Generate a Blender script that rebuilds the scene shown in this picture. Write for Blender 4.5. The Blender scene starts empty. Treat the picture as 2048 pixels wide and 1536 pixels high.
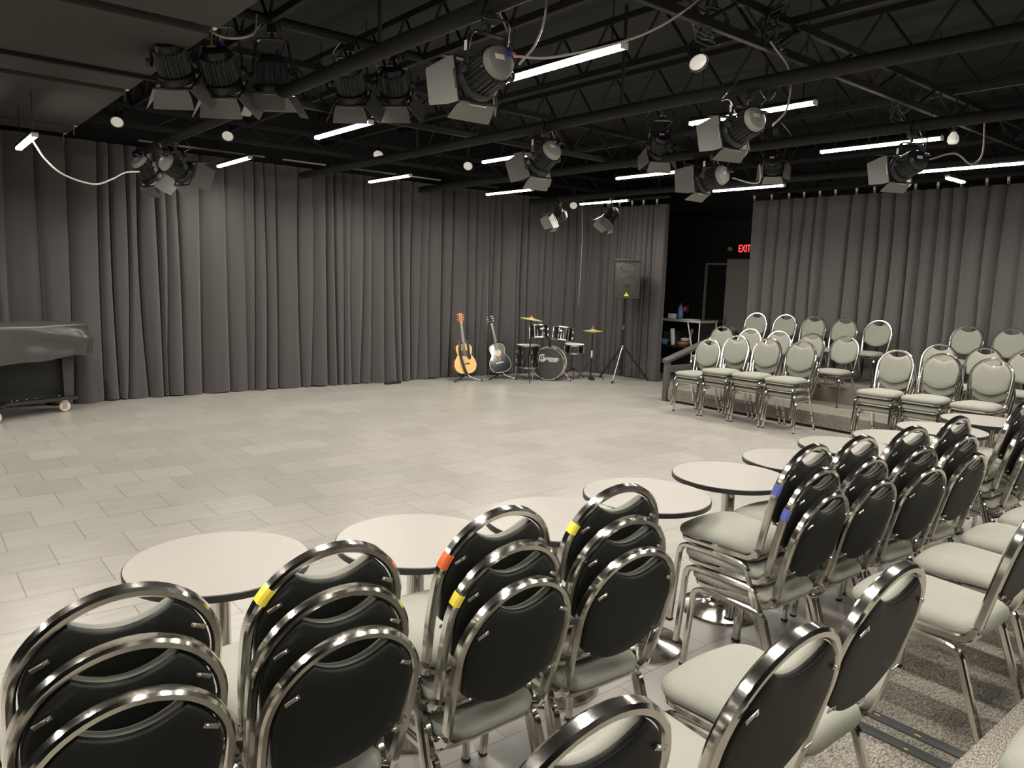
import bpy, bmesh, math, random
from mathutils import Vector, Matrix
random.seed(7)
PI = math.pi
C = bpy.context.scene.collection
sc = bpy.context.scene

# ------------------------------------------------------------------ materials
def mat(name, col, rough=0.5, metal=0.0, emit=None, estr=0.0, noise=None, bump=0.0, bscale=200.0, spec=0.5, sheen=0.0, trans=0.0, coat=0.0, alpha=1.0):
    m = bpy.data.materials.new(name); m.use_nodes = True
    nt = m.node_tree; b = nt.nodes['Principled BSDF']
    b.inputs['Base Color'].default_value = (*col, 1)
    b.inputs['Roughness'].default_value = rough
    b.inputs['Metallic'].default_value = metal
    b.inputs['Specular IOR Level'].default_value = spec
    b.inputs['Sheen Weight'].default_value = sheen
    b.inputs['Coat Weight'].default_value = coat
    b.inputs['Transmission Weight'].default_value = trans
    if emit:
        b.inputs['Emission Color'].default_value = (*emit, 1)
        b.inputs['Emission Strength'].default_value = estr
    if noise or bump:
        tc = nt.nodes.new('ShaderNodeTexCoord')
        n = nt.nodes.new('ShaderNodeTexNoise'); n.inputs['Scale'].default_value = bscale; n.inputs['Detail'].default_value = 4
        nt.links.new(tc.outputs['Object'], n.inputs['Vector'])
        if noise:
            r = nt.nodes.new('ShaderNodeMix'); r.data_type = 'RGBA'
            r.inputs['A'].default_value = (*[c*(1-noise) for c in col], 1)
            r.inputs['B'].default_value = (*[min(1, c*(1+noise)) for c in col], 1)
            nt.links.new(n.outputs['Fac'], r.inputs['Factor'])
            nt.links.new(r.outputs['Result'], b.inputs['Base Color'])
        if bump:
            bp = nt.nodes.new('ShaderNodeBump'); bp.inputs['Strength'].default_value = bump; bp.inputs['Distance'].default_value = 0.002
            nt.links.new(n.outputs['Fac'], bp.inputs['Height'])
            nt.links.new(bp.outputs['Normal'], b.inputs['Normal'])
    return m

M = {}
M['chrome'] = mat('chrome', (.72, .70, .66), .13, 1.0)
M['chrome_soft'] = mat('chrome_soft', (.66, .64, .60), .24, 1.0)
M['fabric'] = mat('grey_green_fabric', (.222, .225, .194), .85, noise=.22, bump=.35, bscale=420, sheen=.15)
M['vinyl'] = mat('black_vinyl', (.010, .011, .010), .46, bump=.12, bscale=300, spec=.22)
M['black'] = mat('black_plastic', (.012, .012, .012), .45)
M['black_gloss'] = mat('black_lacquer', (.006, .007, .009), .12, coat=.6)
M['black_metal'] = mat('black_metal', (.018, .018, .018), .38, .3)
M['pipe_black'] = mat('black_painted_pipe', (.010, .0096, .009), .72, spec=.3)
M['ceil_black'] = mat('black_ceiling_paint', (.013, .0124, .0116), .9, noise=.2, bscale=3)
M['wall_black'] = mat('black_wall_paint', (.010, .010, .010), .7)
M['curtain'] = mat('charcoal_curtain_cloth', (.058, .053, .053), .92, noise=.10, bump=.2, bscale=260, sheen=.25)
M['laminate'] = mat('warm_grey_laminate', (.262, .246, .229), .42, noise=.05, bscale=30)
M['edge_black'] = mat('black_edge_band', (.012, .012, .012), .4)
M['tape_yellow'] = mat('yellow_tape', (.72, .60, .06), .3)
M['tape_red'] = mat('orange_red_tape', (.60, .13, .04), .3)
M['tape_blue'] = mat('blue_tape', (.10, .12, .42), .3)
M['curtain_b'] = mat('charcoal_curtain_cloth_lighter', (.094, .087, .086), .92, noise=.10, bump=.2, bscale=260, sheen=.25)  # same cloth, extra light painted in as a paler colour for the riser curtain
M['carpet'] = None
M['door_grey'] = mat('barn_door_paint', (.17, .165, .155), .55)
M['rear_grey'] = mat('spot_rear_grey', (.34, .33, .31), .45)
M['blue'] = mat('blue_connector', (.02, .03, .22), .4)
M['redcap'] = mat('red_cable_boot', (.5, .06, .03), .5)
M['white'] = mat('white_plastic', (.75, .73, .68), .45)
M['paper'] = mat('white_paper', (.72, .70, .66), .8)
M['yellow'] = mat('yellow_sticker', (.80, .68, .02), .5)
M['panel'] = mat('dark_acoustic_fabric', (.040, .037, .033), .9, noise=.08, bump=.2, bscale=250)
M['led'] = mat('led_diffuser', (1, 1, 1), .5, emit=(1.0, .94, .83), estr=55)
M['lens'] = mat('frosted_lamp_lens', (.78, .77, .72), .3, emit=(1, .95, .85), estr=.22)
M['spruce'] = mat('spruce_top', (.76, .47, .16), .28, noise=.10, bscale=40, coat=.4)
M['mahogany'] = mat('mahogany_side', (.33, .09, .025), .25, noise=.15, bscale=25, coat=.4)
M['headwood'] = mat('orange_headstock', (.60, .15, .03), .3, coat=.3)
M['rosewood'] = mat('rosewood', (.075, .05, .035), .5)
M['maple'] = mat('pale_maple', (.68, .52, .33), .4)
M['cream'] = mat('cream_binding', (.80, .74, .60), .4)
M['brass'] = mat('brass_cymbal', (.80, .66, .28), .38, .55)
M['drumhead'] = mat('white_drum_head', (.78, .76, .70), .5)
M['darkhead'] = mat('dark_drum_head', (.045, .043, .040), .45)
M['grille'] = mat('dark_speaker_grille', (.030, .028, .025), .6, noise=.4, bump=.5, bscale=500)
M['cover'] = mat('black_vinyl_cover', (.050, .048, .045), .30, bump=.35, bscale=14)
M['caster'] = mat('cream_caster_wheel', (.72, .62, .44), .5)
M['steel'] = mat('brushed_steel', (.55, .54, .51), .3, 1.0)
M['alu'] = mat('aluminium_edge', (.70, .69, .66), .4, .6)
M['red'] = mat('red_box', (.42, .05, .05), .5)
M['exit'] = mat('exit_red', (.9, .05, .03), .5, emit=(1, .045, .05), estr=2.6)
M['grey_board'] = mat('grey_board', (.07, .066, .060), .8, noise=.06, bscale=40)
M['rail'] = mat('dark_grey_rail_wood', (.075, .070, .064), .5, noise=.2, bscale=20)
M['counter'] = mat('counter_black', (.022, .021, .021), .4)
M['strip'] = mat('dark_rubber_strip', (.055, .057, .060), .5)
M['bluebowl'] = mat('blue_bowl', (.10, .24, .40), .4)
M['brown'] = mat('brown_bag', (.25, .12, .05), .6, noise=.5, bscale=30)
M['cable_grey'] = mat('grey_cable', (.36, .35, .32), .4)
M['cable_white'] = mat('white_cable', (.75, .73, .68), .4)
M['clear'] = mat('clear_bottle', (.75, .8, .85), .08, trans=.85)
M['label_blue'] = mat('blue_bottle_label', (.08, .20, .55), .5)
M['tubgrey'] = mat('dark_clear_tub', (.05, .065, .075), .2)

def carpet_mat():
    m = bpy.data.materials.new('grey_brown_carpet'); m.use_nodes = True
    nt = m.node_tree; b = nt.nodes['Principled BSDF']; b.inputs['Roughness'].default_value = .95
    tc = nt.nodes.new('ShaderNodeTexCoord'); mp = nt.nodes.new('ShaderNodeMapping'); mp.inputs['Scale'].default_value = (.8, 2.8, 1)
    n1 = nt.nodes.new('ShaderNodeTexNoise'); n1.inputs['Scale'].default_value = 95; n1.inputs['Detail'].default_value = 6
    r = nt.nodes.new('ShaderNodeValToRGB')
    r.color_ramp.elements[0].position = .36; r.color_ramp.elements[0].color = (.065, .060, .051, 1)
    r.color_ramp.elements[1].position = .66; r.color_ramp.elements[1].color = (.31, .285, .245, 1)
    bp = nt.nodes.new('ShaderNodeBump'); bp.inputs['Strength'].default_value = .6; bp.inputs['Distance'].default_value = .004
    L = nt.links.new
    L(tc.outputs['Object'], mp.inputs['Vector']); L(mp.outputs['Vector'], n1.inputs['Vector'])
    L(n1.outputs['Fac'], r.inputs['Fac']); L(r.outputs['Color'], b.inputs['Base Color'])
    L(n1.outputs['Fac'], bp.inputs['Height']); L(bp.outputs['Normal'], b.inputs['Normal'])
    return m
M['carpet'] = carpet_mat()

def floor_mat():
    m = bpy.data.materials.new('grey_slate_tile'); m.use_nodes = True
    nt = m.node_tree; b = nt.nodes['Principled BSDF']; L = nt.links.new
    tc = nt.nodes.new('ShaderNodeTexCoord')
    mp = nt.nodes.new('ShaderNodeMapping'); mp.inputs['Location'].default_value = (-.876+.4193*40, -6.506+.4064*40, 0)
    br = nt.nodes.new('ShaderNodeTexBrick'); br.offset = .5; br.offset_frequency = 2
    br.inputs['Scale'].default_value = 1; br.inputs['Brick Width'].default_value = .4193; br.inputs['Row Height'].default_value = .4064
    br.inputs['Mortar Size'].default_value = .0032; br.inputs['Mortar Smooth'].default_value = .2; br.inputs['Bias'].default_value = 0
    br.inputs['Color1'].default_value = (.89, .89, .89, 1); br.inputs['Color2'].default_value = (1.04, 1.04, 1.04, 1); br.inputs['Mortar'].default_value = (.56, .56, .56, 1)
    L(tc.outputs['Object'], mp.inputs['Vector']); L(mp.outputs['Vector'], br.inputs['Vector'])
    mp2 = nt.nodes.new('ShaderNodeMapping'); mp2.inputs['Scale'].default_value = (1.2, 6.5, 1)
    n1 = nt.nodes.new('ShaderNodeTexNoise'); n1.inputs['Scale'].default_value = 2.6; n1.inputs['Detail'].default_value = 9; n1.inputs['Roughness'].default_value = .68
    L(tc.outputs['Object'], mp2.inputs['Vector']); L(mp2.outputs['Vector'], n1.inputs['Vector'])
    r = nt.nodes.new('ShaderNodeValToRGB')
    r.color_ramp.elements[0].position = .30; r.color_ramp.elements[0].color = (.272, .260, .241, 1)
    r.color_ramp.elements[1].position = .72; r.color_ramp.elements[1].color = (.345, .330, .306, 1)
    L(n1.outputs['Fac'], r.inputs['Fac'])
    mx = nt.nodes.new('ShaderNodeMix'); mx.data_type = 'RGBA'; mx.blend_type = 'MULTIPLY'; mx.inputs['Factor'].default_value = 1
    L(r.outputs['Color'], mx.inputs['A']); L(br.outputs['Color'], mx.inputs['B']); L(mx.outputs['Result'], b.inputs['Base Color'])
    n2 = nt.nodes.new('ShaderNodeTexNoise'); n2.inputs['Scale'].default_value = 3.0; n2.inputs['Detail'].default_value = 3
    L(tc.outputs['Object'], n2.inputs['Vector'])
    mr = nt.nodes.new('ShaderNodeMapRange'); mr.inputs['To Min'].default_value = .29; mr.inputs['To Max'].default_value = .36
    L(n2.outputs['Fac'], mr.inputs['Value']); L(mr.outputs['Result'], b.inputs['Roughness'])
    b.inputs['Specular IOR Level'].default_value = .45
    bp = nt.nodes.new('ShaderNodeBump'); bp.inputs['Strength'].default_value = .10; bp.inputs['Distance'].default_value = .001
    L(n1.outputs['Fac'], bp.inputs['Height'])
    bp2 = nt.nodes.new('ShaderNodeBump'); bp2.inputs['Strength'].default_value = .5; bp2.inputs['Distance'].default_value = .0012; bp2.invert = True
    L(br.outputs['Fac'], bp2.inputs['Height']); L(bp.outputs['Normal'], bp2.inputs['Normal']); L(bp2.outputs['Normal'], b.inputs['Normal'])
    return m
M['floor'] = floor_mat()

# ------------------------------------------------------------------ mesh helper
class MB:
    def __init__(s): s.v = []; s.f = []
    def add(s, vs, fs, T=None):
        o = len(s.v)
        s.v += [tuple(T @ Vector(v)) if T else tuple(v) for v in vs]
        s.f += [tuple(i+o for i in f) for f in fs]; return s
    def box(s, c, d, T=None, bev=0.0):
        x, y, z = (q/2 for q in d)
        if bev > 0:
            bm = bmesh.new(); bmesh.ops.create_cube(bm, size=1)
            for v in bm.verts: v.co = Vector((v.co.x*d[0], v.co.y*d[1], v.co.z*d[2]))
            bmesh.ops.bevel(bm, geom=bm.edges[:], offset=bev, segments=2, affect='EDGES', profile=.6)
            bm.verts.index_update()
            vs = [tuple(v.co+Vector(c)) for v in bm.verts]; fs = [tuple(v.index for v in f.verts) for f in bm.faces]; bm.free()
            return s.add(vs, fs, T)
        vs = [(c[0]+a*x, c[1]+b*y, c[2]+e*z) for a in (-1, 1) for b in (-1, 1) for e in (-1, 1)]
        return s.add(vs, [(0, 1, 3, 2), (4, 6, 7, 5), (0, 4, 5, 1), (2, 3, 7, 6), (0, 2, 6, 4), (1, 5, 7, 3)], T)
    def sweep(s, path, prof, ref=None, closed=False, T=None, caps=True):
        path = [Vector(p) for p in path]; n = len(path); k = len(prof); vs = []
        side = None
        for i, p in enumerate(path):
            if closed: t = (path[(i+1) % n]-path[i-1]).normalized()
            else: t = (path[min(i+1, n-1)]-path[max(i-1, 0)]).normalized()
            if ref is not None:
                a = Vector(ref); a = (a-t*a.dot(t)).normalized()
            else:
                if side is None: side = t.orthogonal().normalized()
                side = (side-t*side.dot(t)).normalized(); a = side
            b = t.cross(a)
            vs += [p+a*u+b*w for u, w in prof]
        fs = []
        for i in range(n if closed else n-1):
            j = (i+1) % n
            for q in range(k):
                r = (q+1) % k
                fs.append((i*k+q, i*k+r, j*k+r, j*k+q))
        if not closed and caps:
            fs.append(tuple(range(k))[::-1]); fs.append(tuple((n-1)*k+q for q in range(k)))
        return s.add(vs, fs, T)
    def tube(s, path, r, n=10, ref=None, closed=False, T=None):
        return s.sweep(path, [(r*math.cos(2*PI*i/n), r*math.sin(2*PI*i/n)) for i in range(n)], ref, closed, T)
    def lathe(s, prof, n=32, T=None):
        vs = []; fs = []; m = len(prof)
        for i in range(n):
            c, q = math.cos(2*PI*i/n), math.sin(2*PI*i/n)
            vs += [(r*c, r*q, z) for r, z in prof]
        for i in range(n):
            j = (i+1) % n
            for a in range(m-1): fs.append((i*m+a, j*m+a, j*m+a+1, i*m+a+1))
        if prof[0][0] > 1e-6: fs.append(tuple(i*m for i in range(n))[::-1])
        if prof[-1][0] > 1e-6: fs.append(tuple(i*m+m-1 for i in range(n)))
        return s.add(vs, fs, T)
    def loft(s, loops, cap0=True, cap1=True, T=None):
        k = len(loops[0]); vs = [v for l in loops for v in l]; fs = []
        for i in range(len(loops)-1):
            for q in range(k):
                r = (q+1) % k
                fs.append((i*k+q, i*k+r, (i+1)*k+r, (i+1)*k+q))
        if cap0: fs.append(tuple(range(k))[::-1])
        if cap1: fs.append(tuple((len(loops)-1)*k+q for q in range(k)))
        return s.add(vs, fs, T)
    def prism(s, outline, z0, z1, T=None):
        return s.loft([[(x, y, z0) for x, y in outline], [(x, y, z1) for x, y in outline]], T=T)
    def build(s, name, m, parent=None, smooth=True, angle=35):
        me = bpy.data.meshes.new(name); me.from_pydata(s.v, [], s.f)
        bm = bmesh.new(); bm.from_mesh(me)
        bmesh.ops.remove_doubles(bm, verts=bm.verts[:], dist=1e-6)
        bmesh.ops.recalc_face_normals(bm, faces=bm.faces[:]); bm.to_mesh(me); bm.free()
        me.materials.append(M[m] if isinstance(m, str) else m)
        if smooth:
            me.shade_smooth(); me.set_sharp_from_angle(angle=math.radians(angle))
        o = bpy.data.objects.new(name, me); C.objects.link(o)
        if parent: o.parent = parent
        return o

def sq(w, d, c=.003):   # chamfered rectangular tube profile
    a, b = w/2, d/2
    return [(a-c, -b), (a, -b+c), (a, b-c), (a-c, b), (-a+c, b), (-a, b-c), (-a, -b+c), (-a+c, -b)]
def arc(c, r, a0, a1, n):
    return [(c[0]+r*math.cos(a0+(a1-a0)*i/n), c[1]+r*math.sin(a0+(a1-a0)*i/n)) for i in range(n+1)]
def fillet(pts, r, n=6):
    pts = [Vector(p) for p in pts]; out = [pts[0]]
    for i in range(1, len(pts)-1):
        a, b, c = pts[i-1], pts[i], pts[i+1]
        u = (a-b).normalized(); v = (c-b).normalized()
        ang = u.angle(v); d = min(r/math.tan(ang/2), (a-b).length*.49, (c-b).length*.49)
        p0, p1 = b+u*d, b+v*d
        for k in range(n+1):
            t = k/n; out.append(p0*(1-t)**2+b*2*t*(1-t)+p1*t*t)
    out.append(pts[-1]); return out
def spline(pts, n=8):
    pts = [Vector(p) for p in pts]; q = [2*pts[0]-pts[1]]+pts+[2*pts[-1]-pts[-2]]; out = []
    for i in range(1, len(q)-2):
        for k in range(n):
            t = k/n
            out.append(.5*((2*q[i])+(q[i+1]-q[i-1])*t+(2*q[i-1]-5*q[i]+4*q[i+1]-q[i+2])*t*t+(3*q[i]-q[i-1]-3*q[i+1]+q[i+2])*t**3))
    out.append(pts[-1]); return out
def Tm(loc=(0, 0, 0), rz=0, rx=0, ry=0):
    return Matrix.Translation(loc) @ Matrix.Rotation(rz, 4, 'Z') @ Matrix.Rotation(ry, 4, 'Y') @ Matrix.Rotation(rx, 4, 'X')

def tag(o, label, cat, group=None, kind=None):
    o['label'] = label; o['category'] = cat
    if group: o['group'] = group
    if kind: o['kind'] = kind
    return o
def thing(name, label, cat, loc=(0, 0, 0), rz=0, group=None):
    o = bpy.data.objects.new(name, None); C.objects.link(o)
    o.location = loc; o.rotation_euler = (0, 0, rz); o.empty_display_size = .1
    return tag(o, label, cat, group)
def struct(o):
    o['kind'] = 'structure'; return o
def dup(root, loc, rz, label, group):
    r = root.copy(); C.objects.link(r); r.location = loc; r.rotation_euler = (0, 0, rz); r['label'] = label; r['group'] = group
    for ch in list(root.children):
        c = ch.copy(); C.objects.link(c); c.parent = r
        for g in list(ch.children):
            d = g.copy(); C.objects.link(d); d.parent = c
    return r
def text(body, size, depth, T, name, m, parent, bold=0.0, sx=1.0):
    cu = bpy.data.curves.new('lettering', 'FONT'); cu.body = body; cu.size = size; cu.extrude = depth; cu.offset = bold
    cu.align_x = 'CENTER'; cu.align_y = 'CENTER'
    to = bpy.data.objects.new('lettering', cu); C.objects.link(to)
    dg = bpy.context.evaluated_depsgraph_get(); me = bpy.data.meshes.new_from_object(to.evaluated_get(dg))
    bpy.data.objects.remove(to); bpy.data.curves.remove(cu)
    me.transform(T @ Matrix.Diagonal((sx, 1, 1, 1))); me.materials.clear(); me.materials.append(M[m])
    o = bpy.data.objects.new(name, me); C.objects.link(o)
    if parent: o.parent = parent
    return o

# ------------------------------------------------------------------ camera
cam = bpy.data.cameras.new('camera'); co = bpy.data.objects.new('camera', cam); C.objects.link(co)
cam.sensor_fit = 'HORIZONTAL'; cam.sensor_width = 36; cam.lens = 1505.47/2048*36; cam.clip_start = .05; cam.clip_end = 100
co.matrix_world = Matrix(((.772958, .061357, -.631484, 0), (-.633587, .126784, -.763213, 0), (.033234, .990031, .136873, 1.7306), (0, 0, 0, 1)))
sc.camera = co

# ------------------------------------------------------------------ room shell
X0, X1, Y0, Y1, ZC = -5.0, 13.0, -6.0, 11.3, 4.25
def slab(name, c, d, m): return struct(MB().box(c, d).build(name, m, smooth=False))
slab('floor', ((X0+X1)/2, (Y0+Y1)/2, -.05), (X1-X0+.4, Y1-Y0+.4, .1), 'floor')
slab('ceiling', ((X0+X1)/2, (Y0+Y1)/2, ZC+.05), (X1-X0+.4, Y1-Y0+.4, .1), 'ceil_black')
slab('wall_back', ((X0+X1)/2, Y1+.05, ZC/2), (X1-X0, .1, ZC), 'wall_black')
slab('wall_front', ((X0+X1)/2, Y0-.05, ZC/2), (X1-X0, .1, ZC), 'wall_black')
slab('wall_left', (X0-.05, (Y0+Y1)/2, ZC/2), (.1, Y1-Y0, ZC), 'wall_black')
slab('wall_right', (X1+.05, (Y0+Y1)/2, ZC/2), (.1, Y1-Y0, ZC), 'wall_black')

# carpeted tiers: near side (we stand on it) and the far right side
RISE = .21; NR = .195
def tier(name, poly, z0, z1):
    b = MB(); n = len(poly)
    r = .018
    b.loft([[(x, y, z) for x, y in poly] for z in (z0, z1-.012)]+[[(x+(sum(p[0] for p in poly)/n-x)*.0015, y+(sum(p[1] for p in poly)/n-y)*.0015, z1) for x, y in poly]], T=None)
    return struct(b.build(name, 'carpet', smooth=False))
tier('seating_tier', [(-3, -5.9), (6.2, -5.9), (6.2, 1.40), (-3, 1.40)], 0, NR)
tier('seating_tier', [(-3, -5.9), (6.2, -5.9), (6.2, .715), (-3, .715)], NR, 2*NR)
tier('seating_tier', [(8.93, 0.2), (11.6, 0.2), (11.6, 7.12), (8.93, 7.12)], .035, RISE)
tier('seating_tier', [(9.89, 0.2), (11.6, 0.2), (11.6, 7.12), (9.89, 7.12)], RISE, 2*RISE)
slab('trim_1', (10.3, 3.66, .018), (2.62, 6.8, .034), 'black')

# joint strips in the near tier
for i, xx in enumerate((2.58, 2.69)):
    t = thing('joint_strip', ['dark rubber strip across near carpet tier, left one of two', 'dark rubber strip across near carpet tier, right one of two'][i], 'floor strip', (xx, 1.05, NR), 0, 'strips across the near carpet tier')
    MB().box((0, 0, .004), (.050, .66, .007), bev=.002).build('strip', 'strip', t)
    b = MB()
    for k in range(4):
        b.box((random.uniform(-.02, .02), -.28+.17*k+random.uniform(-.05, .05), .0085), (.004, random.uniform(.008, .02), .001))
    b.build('paint_fleck', 'yellow', t)

# ------------------------------------------------------------------ curtains
def curtain(name, path, z0, z1, label, seed, amp=.05, wmin=.13, wmax=.30, hooks=None, sweepspots=(), flip=1, cloth='curtain'):
    rnd = random.Random(seed)
    P = [Vector((*p, 0)) for p in path]
    P = spline(P, 10) if len(P) > 2 else P
    seg = [0]
    for a, b in zip(P, P[1:]): seg.append(seg[-1]+(b-a).length)
    Ltot = seg[-1]
    def at(s):
        s = min(max(s, 0), Ltot)
        for i in range(len(seg)-1):
            if s <= seg[i+1]+1e-9: break
        t = (s-seg[i])/max(1e-9, seg[i+1]-seg[i]); p = P[i].lerp(P[i+1], t); d = (P[i+1]-P[i]).normalized()
        return p, Vector((d.y, -d.x, 0))*flip
    bounds = [0]; amps = []; drift = []; skew = []
    while bounds[-1] < Ltot:
        bounds.append(bounds[-1]+rnd.choice([rnd.uniform(wmin, wmax), rnd.uniform(wmin, .7*wmin+.3*wmax)])); amps.append(amp*rnd.uniform(.45, 1.35)); skew.append(rnd.uniform(.7, 1.5))
    drift = [rnd.uniform(-.07, .07) for _ in bounds]
    drift2 = [rnd.uniform(-.035, .035) for _ in bounds]
    vdep = [rnd.choice([.0, .03, .05, .07]) for _ in range(len(bounds)+1)]
    NZ = 26; ds = .009; NS = int(Ltot/ds)
    vs = []
    for iz in range(NZ+1):
        t = iz/NZ                      # 0 top, 1 bottom
        z = z1+(z0-z1)*t
        bs = [b+drift[i]*t*t+drift2[i]*math.sin(t*PI) for i, b in enumerate(bounds)]
        for i in range(1, len(bs)): bs[i] = max(bs[i], bs[i-1]+.05)
        j = 0; am = .72+.42*t
        for k in range(NS+1):
            s = k*ds
            while j < len(amps)-1 and s > bs[j+1]: j += 1
            u = min(max((s-bs[j])/(bs[j+1]-bs[j]), 0), 1)
            uu = u**skew[j]
            o = amps[j]*am*(math.sin(PI*uu)**.5 - .45) + .006*math.sin(s*31+j)*t + .012*math.sin(s*1.7+seed)*(.4+t)
            for bi in (j, j+1):
                o -= vdep[bi]*(.8+.3*t)*math.exp(-((s-bs[bi])/.016)**2)
            for s_c, wd, aa in sweepspots:   # places where the cloth is dragged sideways low down
                o += aa*t**2*math.exp(-((s-s_c)/wd)**2)
            p, nn = at(s)
            zz = z
            if iz == NZ: zz = z0+.010*math.sin(s*9+seed)+.008
            vs.append((p.x+nn.x*o, p.y+nn.y*o, zz))
    fs = [(a*(NS+1)+k, a*(NS+1)+k+1, (a+1)*(NS+1)+k+1, (a+1)*(NS+1)+k) for a in range(NZ) for k in range(NS)]
    root = thing(name, label, 'curtain', (0, 0, 0))
    me = bpy.data.meshes.new('drape'); me.from_pydata(vs, [], fs); me.materials.append(M[cloth]); me.shade_smooth()
    o = bpy.data.objects.new('drape', me); C.objects.link(o); o.parent = root
    if hooks:
        s = hooks[0]
        while s < min(hooks[1], Ltot):
            p, nn = at(s)
            b = MB()
            b.box((p.x, p.y, z1+.075), (.03, .03, .05), bev=.006)
            ring = [(p.x+nn.y*.013*math.cos(a), p.y-nn.x*.013*math.cos(a), z1+.030+.020*math.sin(a)) for a in [2*PI*i/10 for i in range(10)]]
            b.tube(ring, .004, 5, closed=True)
            b.build('curtain_hook', 'white', root)
            s += rnd.uniform(.24, .33)
    return root
curtain('stage_curtain', [(-4.6, 10.78), (-1, 10.80), (2, 10.80), (5, 10.80), (8.2, 10.78), (9.7, 10.66), (10.3, 10.44), (10.56, 10.22)], .0, 3.26, 'long charcoal pleated stage curtain across the back behind guitars and drums', 3, amp=.085, wmin=.12, wmax=.36, sweepspots=((10.9, .25, .14), (6.3, .3, .10)))
curtain('stage_curtain', [(10.34, 10.36), (10.52, 10.1), (10.6, 9.6), (10.62, 9.0), (10.62, 8.72)], .0, 3.14, 'charcoal curtain end bunched behind the loudspeaker stand', 11, amp=.055, wmin=.09, wmax=.2, hooks=(.35, 9))
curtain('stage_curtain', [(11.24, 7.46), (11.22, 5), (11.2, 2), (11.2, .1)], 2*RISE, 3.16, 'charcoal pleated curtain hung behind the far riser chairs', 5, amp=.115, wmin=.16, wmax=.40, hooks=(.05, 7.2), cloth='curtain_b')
# curtain tracks
def track(path, label):
    b = MB(); b.sweep([Vector(p) for p in path], sq(.05, .04, .004), ref=(0, 0, 1))
    return tag(b.build('hanging_curtain_track', 'pipe_black'), label, 'curtain track')
track([(10.34, 10.5, 3.26), (10.58, 10.0, 3.26), (10.62, 9.4, 3.26), (10.62, 8.66, 3.26)], 'black ceiling track holding the short curtain end by loudspeaker')
track([(11.24, 7.5, 3.28), (11.2, 4, 3.28), (11.2, .1, 3.28)], 'black ceiling track along the curtain behind riser chairs')
for i, (a, bb) in enumerate([(2.5, 4.1), (4.35, 5.0), (5.1, 7.0), (7.3, 8.2)]):
    b = MB(); b.box(((a+bb)/2, 10.45, 3.29), (bb-a, .016, .022)); 
    tag(b.build('hanging_conduit', 'steel'), ['bright conduit left of the stage curtain top', 'short bright conduit by the leftmost downlight pair', 'long bright conduit above the stage curtain middle', 'bright conduit above the drum kit side of curtain'][i], 'conduit', 'conduits above the stage curtain')

# ------------------------------------------------------------------ banquet chair
LEAN = math.radians(14)
ZB, YB = .425, -.185
def bp_(u, s, d=0):      # back plane -> chair space (d = towards the sitter)
    return Vector((u, YB-s*math.sin(LEAN)+d*math.cos(LEAN), ZB+s*math.cos(LEAN)+d*math.sin(LEAN)))
def pad_outline(inset=0.0):
    R = .1795; sc_ = .302; pts = []
    n = 12
    for i in range(n+1):                       # bottom, left to right
        u = -.168+.336*i/n; pts.append((u, .115+.075*(abs(u)/.168)**2.2))
    a1 = math.radians(57)
    for i in range(1, 11):
        a = -.08+(a1+.08)*i/10; pts.append((R*math.cos(a), sc_+R*math.sin(a)))
    uc, scn = R*math.cos(a1), sc_+R*math.sin(a1)
    m = 12
    for i in range(1, m):
        t = i/m; u = uc*(1-2*t); w = (1-(u/uc)**2); pts.append((u, scn-.036*w))
    for i in range(0, 10):
        a = PI-a1+(a1+.08)*i/9; pts.append((R*math.cos(a), sc_+R*math.sin(a)))
    # drop duplicates at start
    if (Vector(pts[-1])-Vector(pts[0])).length < .01: pts.pop()
    return pts
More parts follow.
